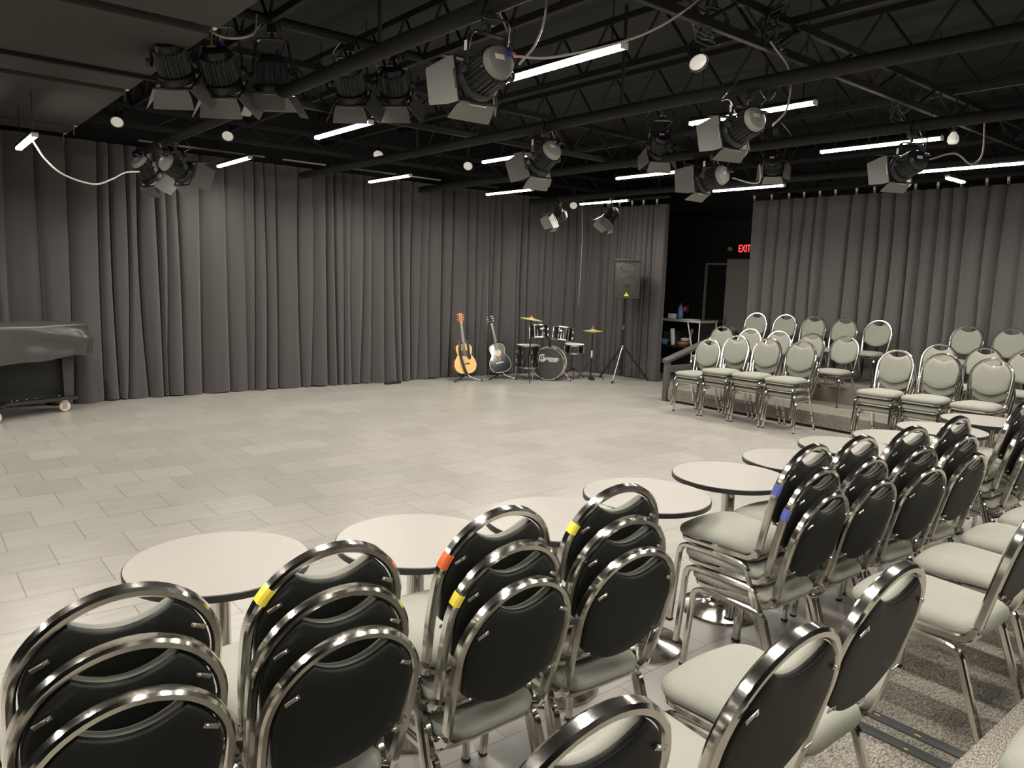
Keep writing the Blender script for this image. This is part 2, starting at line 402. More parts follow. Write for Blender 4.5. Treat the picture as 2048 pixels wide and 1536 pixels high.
def make_chair():
    t = thing('banquet_chair', 'chair', 'chair')
    # seat cushion
    def seat_loop(ins, z, sag=0):
        out = []
        hw_f, hw_r, yf, yr = .205-ins, .178-ins, .235-ins, -.205+ins
        def corner(cx, cy, r, a0): return [(cx+r*math.cos(a0+PI/2*i/6), cy+r*math.sin(a0+PI/2*i/6)) for i in range(7)]
        rf, rr = max(.075-ins*.5, .02), max(.09-ins*.5, .02)
        out += corner(hw_f-rf, yf-rf, rf, 0)
        fr = [(hw_f-rf-(2*(hw_f-rf))*k/6, yf+.012*math.sin(PI*k/6)) for k in range(1, 6)]
        out += fr
        out += corner(-hw_f+rf, yf-rf, rf, PI/2)
        out += corner(-hw_r+rr, yr+rr, rr, PI)
        out += corner(hw_r-rr, yr+rr, rr, 3*PI/2)
        return [(x, y, z) for x, y in out]
    b = MB(); b.loft([seat_loop(.02, .422), seat_loop(.004, .428), seat_loop(0, .440), seat_loop(.004, .454), seat_loop(.018, .467), seat_loop(.045, .4755), seat_loop(.09, .480), seat_loop(.14, .4825)])
    b.build('seat', 'fabric', t, angle=60)
    # backrest
    o2 = pad_outline(); c0 = (0, .28)
    def ins(f): return [(c0[0]+(u-c0[0])*f, c0[1]+(w-c0[1])*f) for u, w in o2]
    b = MB(); b.loft([[bp_(u, w, d) for u, w in ins(f)] for f, d in ((.985, -.006), (1, -.003), (1.0, .006), (.985, .015), (.94, .023), (.85, .029), (.65, .033), (.3, .035))])
    bk = b.build('backrest', 'fabric', t, angle=60)
    b = MB(); b.loft([[bp_(u, w, d) for u, w in ins(f)] for f, d in ((1.0, -.0035), (1.004, -.007), (1.0, -.013), (.985, -.0165), (.95, -.0185), (.7, -.020), (.4, -.0205))])
    b.build('back_panel', 'vinyl', bk, angle=60)['label'] = 'black vinyl back panel'
    # back frame (one bent tube)
    RA, SA = .1955, .301
    path = [Vector((-.180, .03, ZB-.012)), Vector((-.180, YB+.055, ZB-.010))]
    for k in range(1, 7):
        tt = k/6; p0, p1, p2 = Vector((-.180, YB+.055, ZB-.010)), Vector((-.180, YB+.004, ZB-.012)), bp_(-.181, .05)
        path.append(p0*(1-tt)**2+p1*2*tt*(1-tt)+p2*tt*tt)
    for w in (.10, .16, .22, .27): path.append(bp_(-.181-.0145*math.sin(min(1, (w-.05)/.22)*PI/2), w))
    arcpts = [bp_(-RA*math.cos(a), SA+RA*math.sin(a)) for a in [PI*i/28 for i in range(29)]]
    half = list(path); path = half+arcpts+[Vector((-p.x, p.y, p.z)) for p in reversed(half)]
    b = MB()
    prof = sq(.031, .024, .006); n = len(path); vs = []; k = len(prof)
    Nb = Vector((0, math.cos(LEAN), math.sin(LEAN)))
    for i, p in enumerate(path):
        tg = (path[min(i+1, n-1)]-path[max(i-1, 0)]).normalized()
        # outward lateral axis kept in the plane that contains x
        if abs(tg.x) > .05 or p.z > .52: a = Nb
        else: a = Vector((1, 0, 0)).cross(tg); a = a if a.dot(Nb) > 0 or p.z < .47 else -a
        a = (a-tg*a.dot(tg)).normalized(); bb = tg.cross(a)
        vs += [p+a*u+bb*w for u, w in prof]
    fs = [(i*k+q, i*k+(q+1) % k, (i+1)*k+(q+1) % k, (i+1)*k+q) for i in range(n-1) for q in range(k)]
    fs += [tuple(range(k))[::-1], tuple((n-1)*k+q for q in range(k))]
    b.add(vs, fs); b.build('back_frame', 'chrome', t)
    # seat rails
    ring = [p for p in fillet([(.0, .215, .410), (.188, .208, .410), (.178, -.17, .410), (-.178, -.17, .410), (-.188, .208, .410), (.0, .215, .410)], .06)][:-1]
    b = MB(); b.sweep(ring, sq(.020, .018, .004), ref=(0, 0, 1), closed=True); b.build('seat_frame', 'chrome', t)
    for sx in (-1, 1):
        F = fillet([(sx*.206, .222, .012), (sx*.192, .196, .382), (sx*.190, .02, .386)], .055)
        l = MB().sweep(F, sq(.025, .025, .005), ref=(1, 0, 0)).build('leg', 'chrome', t)
        MB().box((sx*.206, .222, .008), (.026, .026, .016), bev=.004).build('foot_cap', 'black', l)
        F = fillet([(sx*.200, -.275, .012), (sx*.190, -.150, .382), (sx*.190, .02, .386)], .055)
        l = MB().sweep(F, sq(.025, .025, .005), ref=(1, 0, 0)).build('leg', 'chrome', t)
        MB().box((sx*.200, -.275, .008), (.026, .026, .016), bev=.004).build('foot_cap', 'black', l)
        for w, du in ((.385, .146), (.175, .158)):
            b = MB()
            c = bp_(sx*du, w, -.0235)
            T = Matrix.Translation(c) @ Matrix.Rotation(-LEAN*-1, 4, 'X') @ Matrix.Rotation(sx*(.45 if w > .3 else -.1), 4, 'Y')
            b.box((0, 0, 0), (.036, .003, .011), T=T, bev=.001)
            b.lathe([(0, .004), (.004, .003), (.005, 0), (.0, 0)], 8, T=T @ Matrix.Translation((-sx*.010, -.001, 0)) @ Matrix.Rotation(PI/2, 4, 'X'))
            b.build('bracket', 'chrome_soft', t)
    return t
chair0 = make_chair(); used = [False]
def chair(x, y, z, rz, label, group):
    if not used[0]:
        used[0] = True; chair0.location = (x, y, z); chair0.rotation_euler = (0, 0, rz); chair0['label'] = label; chair0['group'] = group; return chair0
    return dup(chair0, (x, y, z), rz, label, group)
DZ, DY = .09, .048
def stack(x, y, z, rz, n, where, group):
    jr = random.Random(int(x*1000)+int(y*77))
    names = {1: ['Only'], 2: ['Bottom', 'Top'], 3: ['Bottom', 'Middle', 'Top']}[n]
    out = []
    for k in range(n):
        f = Vector((-math.sin(rz), math.cos(rz)))*DY*k
        out.append(chair(x+f.x+jr.uniform(-.006, .006)*k, y+f.y, z+DZ*k, rz+jr.uniform(-.012, .012), f'{names[k]} grey padded chrome chair {where}', group))
    return out
def tape(ch, col, a0, a1):  # band of colour laid over part of the back frame arch
    pts = [bp_(.1955*math.cos(a), .301+.1955*math.sin(a)) for a in [math.radians(a0+(a1-a0)*i/6) for i in range(7)]]
    o = MB().sweep(pts, sq(.0325, .0255, .006), ref=(0, math.cos(LEAN), math.sin(LEAN))).build('tape_band', 'tape_'+col, ch); o['label'] = col+' tape band on the chrome frame'
gA = 'stacked chairs behind the round tables'
ords = ['first', 'second', 'third', 'fourth', 'fifth', 'sixth', 'seventh', 'eighth', 'ninth', 'tenth']
for i, (x, y, rr) in enumerate([(.315, 1.80, 0), (.775, 1.79, 0), (1.305, 1.79, 0), (1.77, 1.77, -4), (2.925, 1.765, 0), (3.325, 1.745, -2), (3.81, 1.72, -6), (4.34, 1.72, -3), (5.36, 1.72, 0), (5.85, 1.72, 0)]):
    cs = stack(x, y, 0, math.radians(rr), 3, f'of the {ords[i]} stack from left behind round tables', gA)
    for k, col, a0, a1 in {1: [(2, 'yellow', 140, 152)], 2: [(2, 'red', 150, 163), (1, 'yellow', 153, 163)], 3: [(2, 'yellow', 150, 160)], 4: [(2, 'blue', 166, 179), (1, 'blue', 166, 179)]}.get(i, []): tape(cs[k], col, a0, a1)
gB = 'single chairs on the near carpet tier'
lb = ['Lone chair on near carpet tier, back cropped low at bottom centre', 'Lone chair on near carpet tier, second from the left', 'Lone chair on near carpet tier, third from left, beside the strips',
      'Lone chair on near carpet tier just right of the rubber strips', 'Lone chair on near carpet tier, second right of the rubber strips', 'Lone chair on near carpet tier, third right of the rubber strips', 'Lone chair on near carpet tier, fourth right of the rubber strips']
for i, (x, y) in enumerate([(.775, 1.005), (1.265, .965), (1.76, 1.005), (2.835, 1.0), (3.35, 1.0), (3.84, 1.0), (4.31, 1.0)]):
    chair(x, y, NR, 0, lb[i], gB)
chair(1.755, .19, 2*NR, 0, 'Chair on the upper near tier, only its seat corner showing bottom right', gB)
gC = 'stacked chairs before the far riser'
for i, (y, n) in enumerate([(6.33, 2), (5.86, 3), (5.40, 3), (4.925, 3), (3.77, 3), (3.29, 3), (2.80, 3)]):
    w = ['of two stacked at far floor row end by the handrail', 'of far floor stack second from the handrail', 'of far floor stack third from the handrail', 'of far floor stack fourth from the handrail, before the gap',
         'of far floor stack first past the gap', 'of far floor stack second past the gap', 'of far floor stack third past the gap, nearest us'][i]
    stack(8.56, y, 0, PI/2, n, w, gC)
gD = 'chairs on the lower far riser'
for i, y in enumerate([6.99, 6.48, 6.0, 5.49, 5.0, 3.80, 3.30, 2.86]):
    chair(9.72, y, RISE, PI/2, f'Grey chair on lower far riser, {ords[i]} from the handrail end', gD)
gE = 'chairs on the upper far riser'
for i, y in enumerate([6.97, 6.45, 5.97, 5.49, 4.99, 3.83, 3.33]):
    chair(10.62, y, 2*RISE, PI/2, f'Grey chair on upper far riser against curtain, {ords[i]} from handrail end', gE)

# ------------------------------------------------------------------ round tables
def make_table():
    t = thing('cafe_table', 'table', 'table')
    R = .300; H = .745
    b = MB(); b.lathe([(0, H-.027), (R-.004, H-.027), (R-.001, H-.024), (R-.001, H-.002), (R-.003, H), (0, H)], 72); tp = b.build('tabletop', 'laminate', t)
    b = MB(); b.lathe([(R-.001, H-.026), (R+.0015, H-.0255), (R+.002, H-.004), (R-.0005, H-.0015)], 72); b.build('edge_band', 'edge_black', tp)['label'] = 'black edge band'
    b = MB(); b.lathe([(.034, .02), (.034, H-.05), (.034, H-.045)], 24); b.build('column', 'chrome', t)
    b = MB(); b.lathe([(.215, 0), (.218, .004), (.215, .012), (.17, .024), (.11, .036), (.07, .055), (.048, .085), (.040, .11), (.034, .112)], 56); b.build('base', 'chrome', t)
    b = MB(); b.box((0, 0, H-.037), (.22, .22, .02), bev=.004); b.lathe([(.06, H-.09), (.065, H-.047), (0, H-.047)], 20); b.build('top_plate', 'black', t)
    pth = spline([(.04, -.02, H-.06), (.10, -.06, H-.062), (.14, -.08, H-.085), (.155, -.085, H-.115)], 5)
    b = MB(); b.sweep(pth, sq(.012, .034, .004), ref=(0, 0, 1)); b.build('lever', 'black', t)
    return t
table0 = make_table(); gT = 'round cafe tables along the stage floor'
TP = [(.819, 2.533), (1.493, 2.346), (2.12, 2.24), (2.723, 2.26), (3.388, 2.256), (4.033, 2.249), (4.711, 2.281), (5.306, 2.21), (5.956, 2.194), (6.702, 2.173)]
TL = ['Round grey pedestal table at the left end of the row along the stage'] + [f'Round grey pedestal table, {ords[i]} from left along the stage floor' for i in range(1, 10)]
for i, (x, y) in enumerate(TP):
    rz = [.25, .2, .3, .1, 0.3, -.2, .4, .1, .6, .2][i]
    if i == 0: table0.location = (x, y, 0); table0.rotation_euler = (0, 0, rz); table0['label'] = TL[0]; table0['group'] = gT
    else: dup(table0, (x, y, 0), rz, TL[i], gT)

# ------------------------------------------------------------------ ceiling: joists, beams, pipes, panels
def joist(name, x, ya, yb, zt=4.1, zb=3.68, axis='y', pitch=.62, seed=0):
    b = MB(); prof = sq(.06, .045, .004)
    P = (lambda s, z: (x, s, z)) if axis == 'y' else (lambda s, z: (s, x, z))
    b.sweep([P(ya, zt), P(yb, zt)], prof, ref=(0, 0, 1)); b.sweep([P(ya, zb), P(yb, zb)], prof, ref=(0, 0, 1))
    s = ya; up = True
    while s < yb-pitch/2:
        a, c = (zb, zt) if up else (zt, zb)
        b.tube([P(s, a), P(s+pitch/2, c)], .014, 6); s += pitch/2; up = not up
    return struct(b.build(name, 'pipe_black'))
for i in range(9): joist('ceiling_joist', 1.0+1.42*i, -2.0, 11.2)
for i, y in enumerate((3.25, 7.0, 10.3)): joist('ceiling_girder', y, -3, 12.9, 3.66, 3.44 if i != 1 else 3.3, axis='x', pitch=.8)
gP = 'lighting pipes under the ceiling'
PIPES = [(2.47, -1.5, 10.45, 'first from the left, near the hanging panels'), (4.70, -1, 10.6, 'second from the left, above the big spotlight'), (6.72, -1, 10.6, 'third from the left'), (8.9, -1, 10.4, 'fourth from the left, over the drum side')]
for x, a, bb, l in PIPES:
    t = thing('hanging_pipe', f'black lighting pipe under ceiling, {l}', 'pipe', (x, 0, 3.12), 0, gP)
    MB().tube([(0, a, 0), (0, bb, 0)], .048, 14).build('pipe', 'pipe_black', t)
    y = 1.3
    while y < bb:
        MB().box((0, y, .42), (.02, .02, .80)).build('hanger', 'pipe_black', t); y += 3.1
t = thing('hanging_pipe', 'short black cross pipe holding lights beside the hanging panels', 'pipe', (0, 6.05, 3.68), 0, gP)
MB().tube([(.9, 0, 0), (4.3, 0, 0)], .04, 12).build('pipe', 'pipe_black', t)
for xx in (1.2, 4.1): MB().box((xx, 0, .2), (.02, .02, .40)).build('hanger', 'pipe_black', t)
PY = [(2.0, 5.30), (5.48, 7.66), (7.84, 10.08), (10.26, 10.74)]
for i, (a, bb) in enumerate(PY):
    t = thing('hanging_acoustic_panel', ['Nearest large dark ceiling panel at top left', 'Second large dark ceiling panel from the top left', 'Third dark ceiling panel, before the curtain', 'Narrow last dark ceiling panel by the stage curtain'][i], 'acoustic panel', (0, 0, 0), 0, 'acoustic panels hung at upper left')
    MB().box((.05, (a+bb)/2, 3.33), (3.46, bb-a, .05), bev=.006).build('board', 'panel', t)
    for xx in (-1.2, 1.74):
        MB().box((xx, bb+.02, 3.45), (.012, .012, .5)).build('hanger_rod', 'steel', t)
    MB().box((1.76, bb+.03, 3.33), (.03, .05, .06), bev=.006).build('clip', 'white', t)

# ------------------------------------------------------------------ LED batten lights
gL = 'white LED batten lights'
def lamp_under(t, L, pw):
    ld = bpy.data.lights.new('led_lamp', 'AREA'); ld.shape = 'RECTANGLE'; ld.size = .045; ld.size_y = L; ld.energy = pw; ld.color = (1.0, .94, .83); ld.spread = math.radians(164)
    o = bpy.data.objects.new('led_lamp', ld); C.objects.link(o); o.parent = t; o.location = (0, 0, -.003)
def make_led():
    t = thing('ceiling_light', 'light', 'light')
    MB().box((0, 0, .038), (.062, 1.10, .030), bev=.004).build('housing', 'black_metal', t)
    MB().box((0, 0, .012), (.054, 1.08, .022), bev=.006).build('diffuser', 'led', t)
    for sy in (-1, 1): MB().box((0, sy*.548, .016), (.058, .010, .040), bev=.003).build('end_cap', 'white', t)
    for sy in (-.45, .45): MB().tube([(0, sy, .05), (0, sy, .9)], .004, 5).build('hanger_rod', 'black_metal', t)
    lamp_under(t, 1.06, LEDW)
    return t
LEDW = 36
led0 = make_led(); led_n = 0
LED = [(3.30, 3.64, 'LED batten over the floor just right of big barn-door spotlight'), (3.37, 6.69, 'LED batten below the cross-pipe spotlights, middle left'), (3.40, 9.67, 'LED batten near stage curtain right of the spotlight pair'),
       (1.11, 8.83, 'LED batten at far left beneath the hanging panels'), (5.46, 9.42, 'LED batten near stage curtain above the middle'), (5.38, 6.60, 'LED batten behind the second-pipe spotlight'),
       (7.44, 9.22, 'LED batten over the natural guitar and drum area'), (7.30, 6.30, 'LED batten partly behind a small dark spotlight, mid right'), (5.22, 3.55, 'LED batten broken up by the spotlight and cables, upper right'),
       (7.09, 3.42, 'LED batten crossed by the rightmost spotlight'), (9.30, 9.00, 'LED batten above the loudspeaker'), (9.06, 6.09, 'LED batten above the far riser left end'), (8.88, 3.30, 'LED batten running off the right picture edge'),
       (3.3, .65, 'LED batten overhead, continuing the grid above us, first'), (5.2, .5, 'LED batten overhead, continuing the grid above us, second'), (7.0, .45, 'LED batten overhead, continuing the grid above us, third'),
       (1.35, .7, 'LED batten overhead, continuing the grid above us, fourth'), (1.35, -2.3, 'LED batten overhead behind us, left'), (3.3, -2.3, 'LED batten overhead behind us, right'),
       (1.25, 2.62, 'LED batten overhead above the nearest table, out of the picture'), (-.75, 2.6, 'LED batten overhead at far left, out of the picture'), (-.75, .6, 'LED batten overhead at left beside us, out of the picture'), (5.2, -2.3, 'LED batten overhead behind us, far right'),
       (-.75, 4.6, 'LED batten at left beyond the picture edge, level with panels'), (-.75, 7.5, 'LED batten at far left beyond the picture edge'), (8.9, .4, 'LED batten at right beyond the picture edge'), (8.9, -2.3, 'LED batten at far right behind us'),  # unseen extra battens, added to brighten the left side and right curtain
       (-2.8, 4.6, 'LED batten second left beyond the picture edge, level with panels'), (-2.8, 2.6, 'LED batten second left beyond the picture edge, near us')]  # two more unseen battens, added to brighten the front-left floor
for i, (x, y, l) in enumerate(LED):
    zz = 2.88 if 'at far left beneath' in l else 3.05
    if i == 0: led0.location = (x, y, zz); led0['label'] = l; led0['group'] = gL
    else: dup(led0, (x, y, zz), 0, l, gL)
t = thing('ceiling_light', 'small short bright lamp at the right curtain top', 'light', (9.50, 3.66, 3.02), PI/2, gL)
MB().box((0, 0, .035), (.06, .46, .03), bev=.004).build('housing', 'black_metal', t)
for sy in (-.14, .1): MB().box((0, sy, .01), (.05, .2, .022), bev=.005).build('diffuser', 'led', t)
MB().tube([(0, 0, .05), (0, 0, .5)], .004, 5).build('hanger_rod', 'black_metal', t)
lamp_under(t, .42, 15)

# ------------------------------------------------------------------ barn-door spotlights
gS = 'barn-door stage spotlights'
def spot(pipe, az, tilt, label, drop=.30, s=1.0, doors=(1, 1, 1, 1), pipe_r=.048, spread=.55, plug=True, rear='pale'):
    """pipe: point on the pipe axis; az: heading of the beam (radians from +Y, clockwise seen from above); tilt: down angle"""
    t = thing('spotlight', label, 'spotlight', pipe, -az, gS)
    b = MB(); b.box((0, 0, -.03), (.07, .05, .13), bev=.008); b.tube([(0, 0, -.08), (0, 0, -.13)], .012, 8); b.build('clamp', 'black_metal', t)
    zc = -.13-drop*s
    arm = [(-.15*s, 0, zc), (-.15*s, 0, zc+.10*s), (-.12*s, 0, -.14), (.12*s, 0, -.14), (.15*s, 0, zc+.10*s), (.15*s, 0, zc)]
    yk = MB().sweep(fillet(arm, .05*s), sq(.045*s, .008, .001), ref=(0, 1, 0)).build('yoke', 'black_metal', t)
    b = MB(); b.box((-.155*s, 0, zc+.12*s), (.003, .025*s, .055*s)); b.build('sticker', 'paper', yk)
    for sx in (-1, 1):
        MB().lathe([(.0, 0), (.028*s, 0), (.032*s, .012*s), (.028*s, .03*s), (0, .03*s)], 10, T=Matrix.Translation((sx*.152*s, 0, zc)) @ Matrix.Rotation(sx*PI/2, 4, 'Y')).build('tilt_knob', 'black', yk)
    # head: built along +Y then tilted down
    H = Matrix.Translation((0, 0, zc)) @ Matrix.Rotation(-tilt, 4, 'X') @ Matrix.Scale(s, 4)
    A = H @ Matrix.Rotation(-PI/2, 4, 'X')      # lathe axis z -> +Y
    # finned can
    b = MB(); n = 96; vs = []; rings = [(-.105, .0), (-.095, .0), (.06, .0), (.07, .0)]
    for yv, _ in rings:
        for i in range(n):
            r = (.118 if i % 4 < 2 else .104) if -.1 < yv < .065 else .108
            vs.append((r*math.cos(2*PI*i/n), yv, r*math.sin(2*PI*i/n)))
    fs = [(a*n+i, a*n+(i+1) % n, (a+1)*n+(i+1) % n, (a+1)*n+i) for a in range(3) for i in range(n)] + [tuple(range(n)), tuple(3*n+i for i in range(n))]
    hs = b.add(vs, fs, H).build('housing', 'black_metal', t, angle=25)
    MB().lathe([(.108, .062), (.128, .07), (.134, .085), (.134, .120), (.125, .124), (.120, .116)], 48, T=A).build('front_ring', 'black_metal', hs)
    MB().lathe([(0, .098), (.118, .098), (.118, .104), (0, .110)], 40, T=A).build('lens', 'tubgrey', hs)
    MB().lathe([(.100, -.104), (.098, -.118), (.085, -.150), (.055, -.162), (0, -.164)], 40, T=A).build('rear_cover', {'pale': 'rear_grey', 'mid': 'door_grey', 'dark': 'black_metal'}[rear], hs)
    b = MB(); b.box((-.02, -.160, .01), (.06, .012, .03), T=H); b.build('rating_plate', 'white', hs, smooth=False)
    if plug:
        b = MB(); b.lathe([(.0, 0), (.016, 0), (.016, .045), (.012, .06), (0, .06)], 10, T=H @ Matrix.Translation((.045, -.15, .05)) @ Matrix.Rotation(PI/2+.5, 4, 'X')); pl = b.build('power_plug', 'blue', hs)
        b = MB(); b.lathe([(.0, .058), (.009, .058), (.006, .085), (0, .085)], 8, T=H @ Matrix.Translation((.045, -.15, .05)) @ Matrix.Rotation(PI/2+.5, 4, 'X')); b.build('cable_boot', 'redcap', hs)
    if plug:
        e = H @ Vector((.045, -.17, .12)); sd = 1 if (len(label) % 2) else -1
        b = MB(); b.tube(spline([H @ Vector((.045, -.155, .085)), e, (e.x+.05*sd, e.y-.06, e.z+.06), (.10*sd, -.10, -.10), (.05*sd, -.04, .0), (.03*sd, .02, pipe_r+.01)], 6), .006, 6); b.build('power_cable', 'black', t)
        b = MB(); b.tube(spline([(-.05*sd, .03, pipe_r), (-.17*sd, .06, -.10), (-.13*sd, .02, zc+.16), (-.09*sd, -.02, zc+.05*s)], 6), .004, 5); b.build('safety_cable', 'steel', t)
    # barn doors: frame + four leaves
    b = MB(); b.box((0, .128, .135), (.27, .01, .012), T=H); b.box((0, .128, -.135), (.27, .01, .012), T=H); b.box((.135, .128, 0), (.012, .01, .27), T=H); b.box((-.135, .128, 0), (.012, .01, .27), T=H)
    b.build('barn_door_frame', 'black_metal', t)
    for k in range(4):
        if not doors[k]: continue
        big = k % 2 == 0
        w0, w1, ln = (.14, .13, .20) if big else (.115, .165, .14)
        Tk = H @ Matrix.Rotation(k*PI/2, 4, 'Y') @ Matrix.Translation((-.135, .132, 0)) @ Matrix.Rotation(spread*(1 if big else .8), 4, 'Z')
        ol = [(-w0, 0), (-w0-.02 if not big else -w0, ln*.35), (-w1+.015, ln-.004), (-w1+.03, ln), (w1-.03, ln), (w1-.015, ln-.004), (w0+.02 if not big else w0, ln*.35), (w0, 0)]
        b = MB(); b.loft([[(-.0015, y, z) for z, y in ol], [(.0015, y, z) for z, y in ol]], T=Tk)
        dr = b.build('barn_door', 'door_grey', t, smooth=False)
        b = MB(); b.tube([(0, .0, -.06), (-.008, .012, -.06), (-.008, .012, .06), (0, .0, .06)], .004, 6, T=Tk); b.build('hinge', 'steel', dr)
    return t
R_ = math.radians
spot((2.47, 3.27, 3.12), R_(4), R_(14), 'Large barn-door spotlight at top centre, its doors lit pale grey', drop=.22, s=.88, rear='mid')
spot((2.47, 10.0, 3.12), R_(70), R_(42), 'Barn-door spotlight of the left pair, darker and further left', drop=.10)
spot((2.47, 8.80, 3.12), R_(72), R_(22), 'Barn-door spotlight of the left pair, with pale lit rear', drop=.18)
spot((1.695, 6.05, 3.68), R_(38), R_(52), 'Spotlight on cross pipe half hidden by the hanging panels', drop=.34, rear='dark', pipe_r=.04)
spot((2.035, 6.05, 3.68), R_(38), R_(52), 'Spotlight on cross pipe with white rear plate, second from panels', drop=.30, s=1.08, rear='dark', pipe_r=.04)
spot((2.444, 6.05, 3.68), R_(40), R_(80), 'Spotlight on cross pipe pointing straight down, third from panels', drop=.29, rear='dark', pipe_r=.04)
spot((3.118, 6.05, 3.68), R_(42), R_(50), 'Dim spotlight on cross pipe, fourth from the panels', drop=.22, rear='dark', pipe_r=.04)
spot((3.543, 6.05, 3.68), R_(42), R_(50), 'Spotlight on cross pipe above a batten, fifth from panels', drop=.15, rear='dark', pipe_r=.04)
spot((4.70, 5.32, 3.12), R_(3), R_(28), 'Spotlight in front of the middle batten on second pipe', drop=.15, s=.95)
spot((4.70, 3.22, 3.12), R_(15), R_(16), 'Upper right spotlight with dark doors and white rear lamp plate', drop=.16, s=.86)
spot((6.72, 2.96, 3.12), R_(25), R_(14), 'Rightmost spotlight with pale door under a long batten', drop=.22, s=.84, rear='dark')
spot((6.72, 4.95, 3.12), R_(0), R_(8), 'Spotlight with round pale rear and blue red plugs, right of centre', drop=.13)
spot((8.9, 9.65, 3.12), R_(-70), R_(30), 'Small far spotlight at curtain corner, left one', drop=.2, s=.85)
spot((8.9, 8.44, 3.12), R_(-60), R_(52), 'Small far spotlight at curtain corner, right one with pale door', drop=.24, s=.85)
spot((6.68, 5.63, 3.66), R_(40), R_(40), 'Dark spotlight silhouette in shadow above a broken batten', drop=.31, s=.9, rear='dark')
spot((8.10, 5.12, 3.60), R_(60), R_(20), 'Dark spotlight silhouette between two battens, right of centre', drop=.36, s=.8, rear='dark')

# round downlights on stems
gDn = 'small round downlights'
def downlight(p, label, aim=(-.55, -.75, -.35)):
    t = thing('ceiling_downlight', label, 'light', p, 0, gDn)
    q = Vector(aim).to_track_quat('Z', 'Y').to_matrix().to_4x4()
    MB().lathe([(.0, -.13), (.035, -.13), (.045, -.08), (.072, -.02), (.078, .01), (.072, .012), (.068, .0)], 28, T=q).build('lamp_can', 'black_metal', t)
    MB().lathe([(0, .014), (.03, .012), (.066, .002), (.066, -.006), (0, -.006)], 28, T=q).build('lens', 'lens', t)
    MB().tube([(0, 0, .02), (0.02, 0.02, .12), (0, 0, .3)], .012, 8).build('stem', 'black_metal', t)
DL = [((2.17, 10.0, 3.4), 'bright round downlight at left just beyond the panels'), ((3.4, 9.87, 3.4), 'round downlight above the batten right of spotlight pair'), ((5.4, 9.63, 3.4), 'faint round downlight left of centre above stage curtain'),
      ((6.82, 9.45, 3.4), 'bright round downlight at centre above stage curtain'), ((4.75, 3.7, 3.38), 'round tilted downlight at upper right beneath cable coils'), ((9.65, 10.09, 3.1), 'tiny far round downlight near curtain corner spotlights')]
for p, l in DL: downlight(p, l, aim=(-p[0]*.06-.1, -p[1]*.06, -.55) if p[1] > 5 else (-.2, -.55, -.6))
t = thing('light_bulb', 'bare white bulb hanging beside the rightmost spotlight', 'bulb', (7.75, 3.04, 3.21))
MB().lathe([(0, -.09), (.035, -.085), (.05, -.06), (.045, -.02), (.02, .02), (.018, .05)], 20).build('glass', 'lens', t)
MB().lathe([(.022, .02), (.024, .09), (.012, .11), (.008, .35)], 12).build('socket', 'black', t)

# cables
def cable(name, pts, r, m, label, cat='cable', group='loose cables under the ceiling'):
    return tag(MB().tube(spline(pts, 10), r, 6).build(name, m), label, cat, group)
cable('hanging_power_cord', [(1.15, 8.72, 2.90), (1.19, 8.75, 2.84), (1.262, 8.85, 2.757), (1.40, 8.95, 2.652), (1.60, 9.1, 2.60), (1.79, 9.25, 2.60), (1.97, 9.4, 2.685), (2.145, 9.6, 2.79), (2.34, 9.8, 2.84)], .009, 'cable_white', 'white cable sagging from left batten to the spotlight pair')
cable('hanging_power_cord', [(2.40, 2.97, 2.80), (2.62, 2.90, 2.83), (2.95, 2.65, 2.95), (3.2, 2.5, 3.15), (3.35, 2.35, 3.4)], .006, 'cable_grey', 'long grey cable curving from big spotlight up past the batten')
cable('hanging_power_cord', [(2.46, 3.0, 2.78), (2.55, 2.98, 2.9), (2.62, 3.0, 3.1), (2.62, 3.05, 3.5)], .006, 'cable_grey', 'grey cable rising steeply from the big spotlight plug')
cable('hanging_power_cord', [(1.75, 5.65, 3.42), (1.9, 5.55, 3.33), (2.08, 5.5, 3.38), (2.15, 5.6, 3.55)], .009, 'cable_grey', 'grey cable loop drooping under the cross pipe by panels')
cable('hanging_power_cord', [(4.73, 3.02, 2.83), (4.78, 2.95, 2.95), (4.82, 2.98, 3.2), (4.75, 3.1, 3.4)], .007, 'cable_grey', 'cable rising from upper right spotlight plug')
cable('hanging_power_cord', [(6.76, 2.82, 2.84), (6.95, 2.70, 2.90), (7.2, 2.66, 2.84), (7.42, 2.66, 2.95), (7.45, 2.68, 3.22)], .008, 'cable_grey', 'grey cable hooking right from the rightmost spotlight')
cable('hanging_power_cord', [(6.74, 4.72, 2.84), (6.95, 4.62, 2.80), (7.05, 4.6, 2.84), (7.05, 4.62, 3.0)], .007, 'cable_grey', 'grey cable behind the spotlight with blue red plugs')
cable('hanging_power_cord', [(9.75, 9.98, 3.2), (9.80, 9.98, 2.4), (9.78, 9.98, 1.3)], .003, 'cable_grey', 'thin cable hanging straight down the stage curtain near corner')
def coil(c, R, n, label, seed):
    rr = random.Random(seed); pts = []
    for i in range(n*14):
        a = 2*PI*i/14; k = i//14
        pts.append((c[0]+R*(.8+.3*rr.random())*math.cos(a), c[1]+.05*math.sin(i*1.3)+rr.uniform(-.02, .02), c[2]+R*(.9+.25*rr.random())*math.sin(a)-.02*k))
    tag(MB().tube(spline(pts, 4), .007, 5).build('hanging_cable_coil', 'black'), label, 'cable', 'black cable coils on the joists')
coil((4.35, 3.3, 3.55), .13, 6, 'black cable coil on ceiling, left of two at upper right', 4); coil((5.0, 3.2, 3.6), .13, 6, 'black cable coil on ceiling, right of two at upper right', 9); coil((8.2, 3.75, 3.72), .15, 6, 'black cable coil above the rightmost batten', 2)

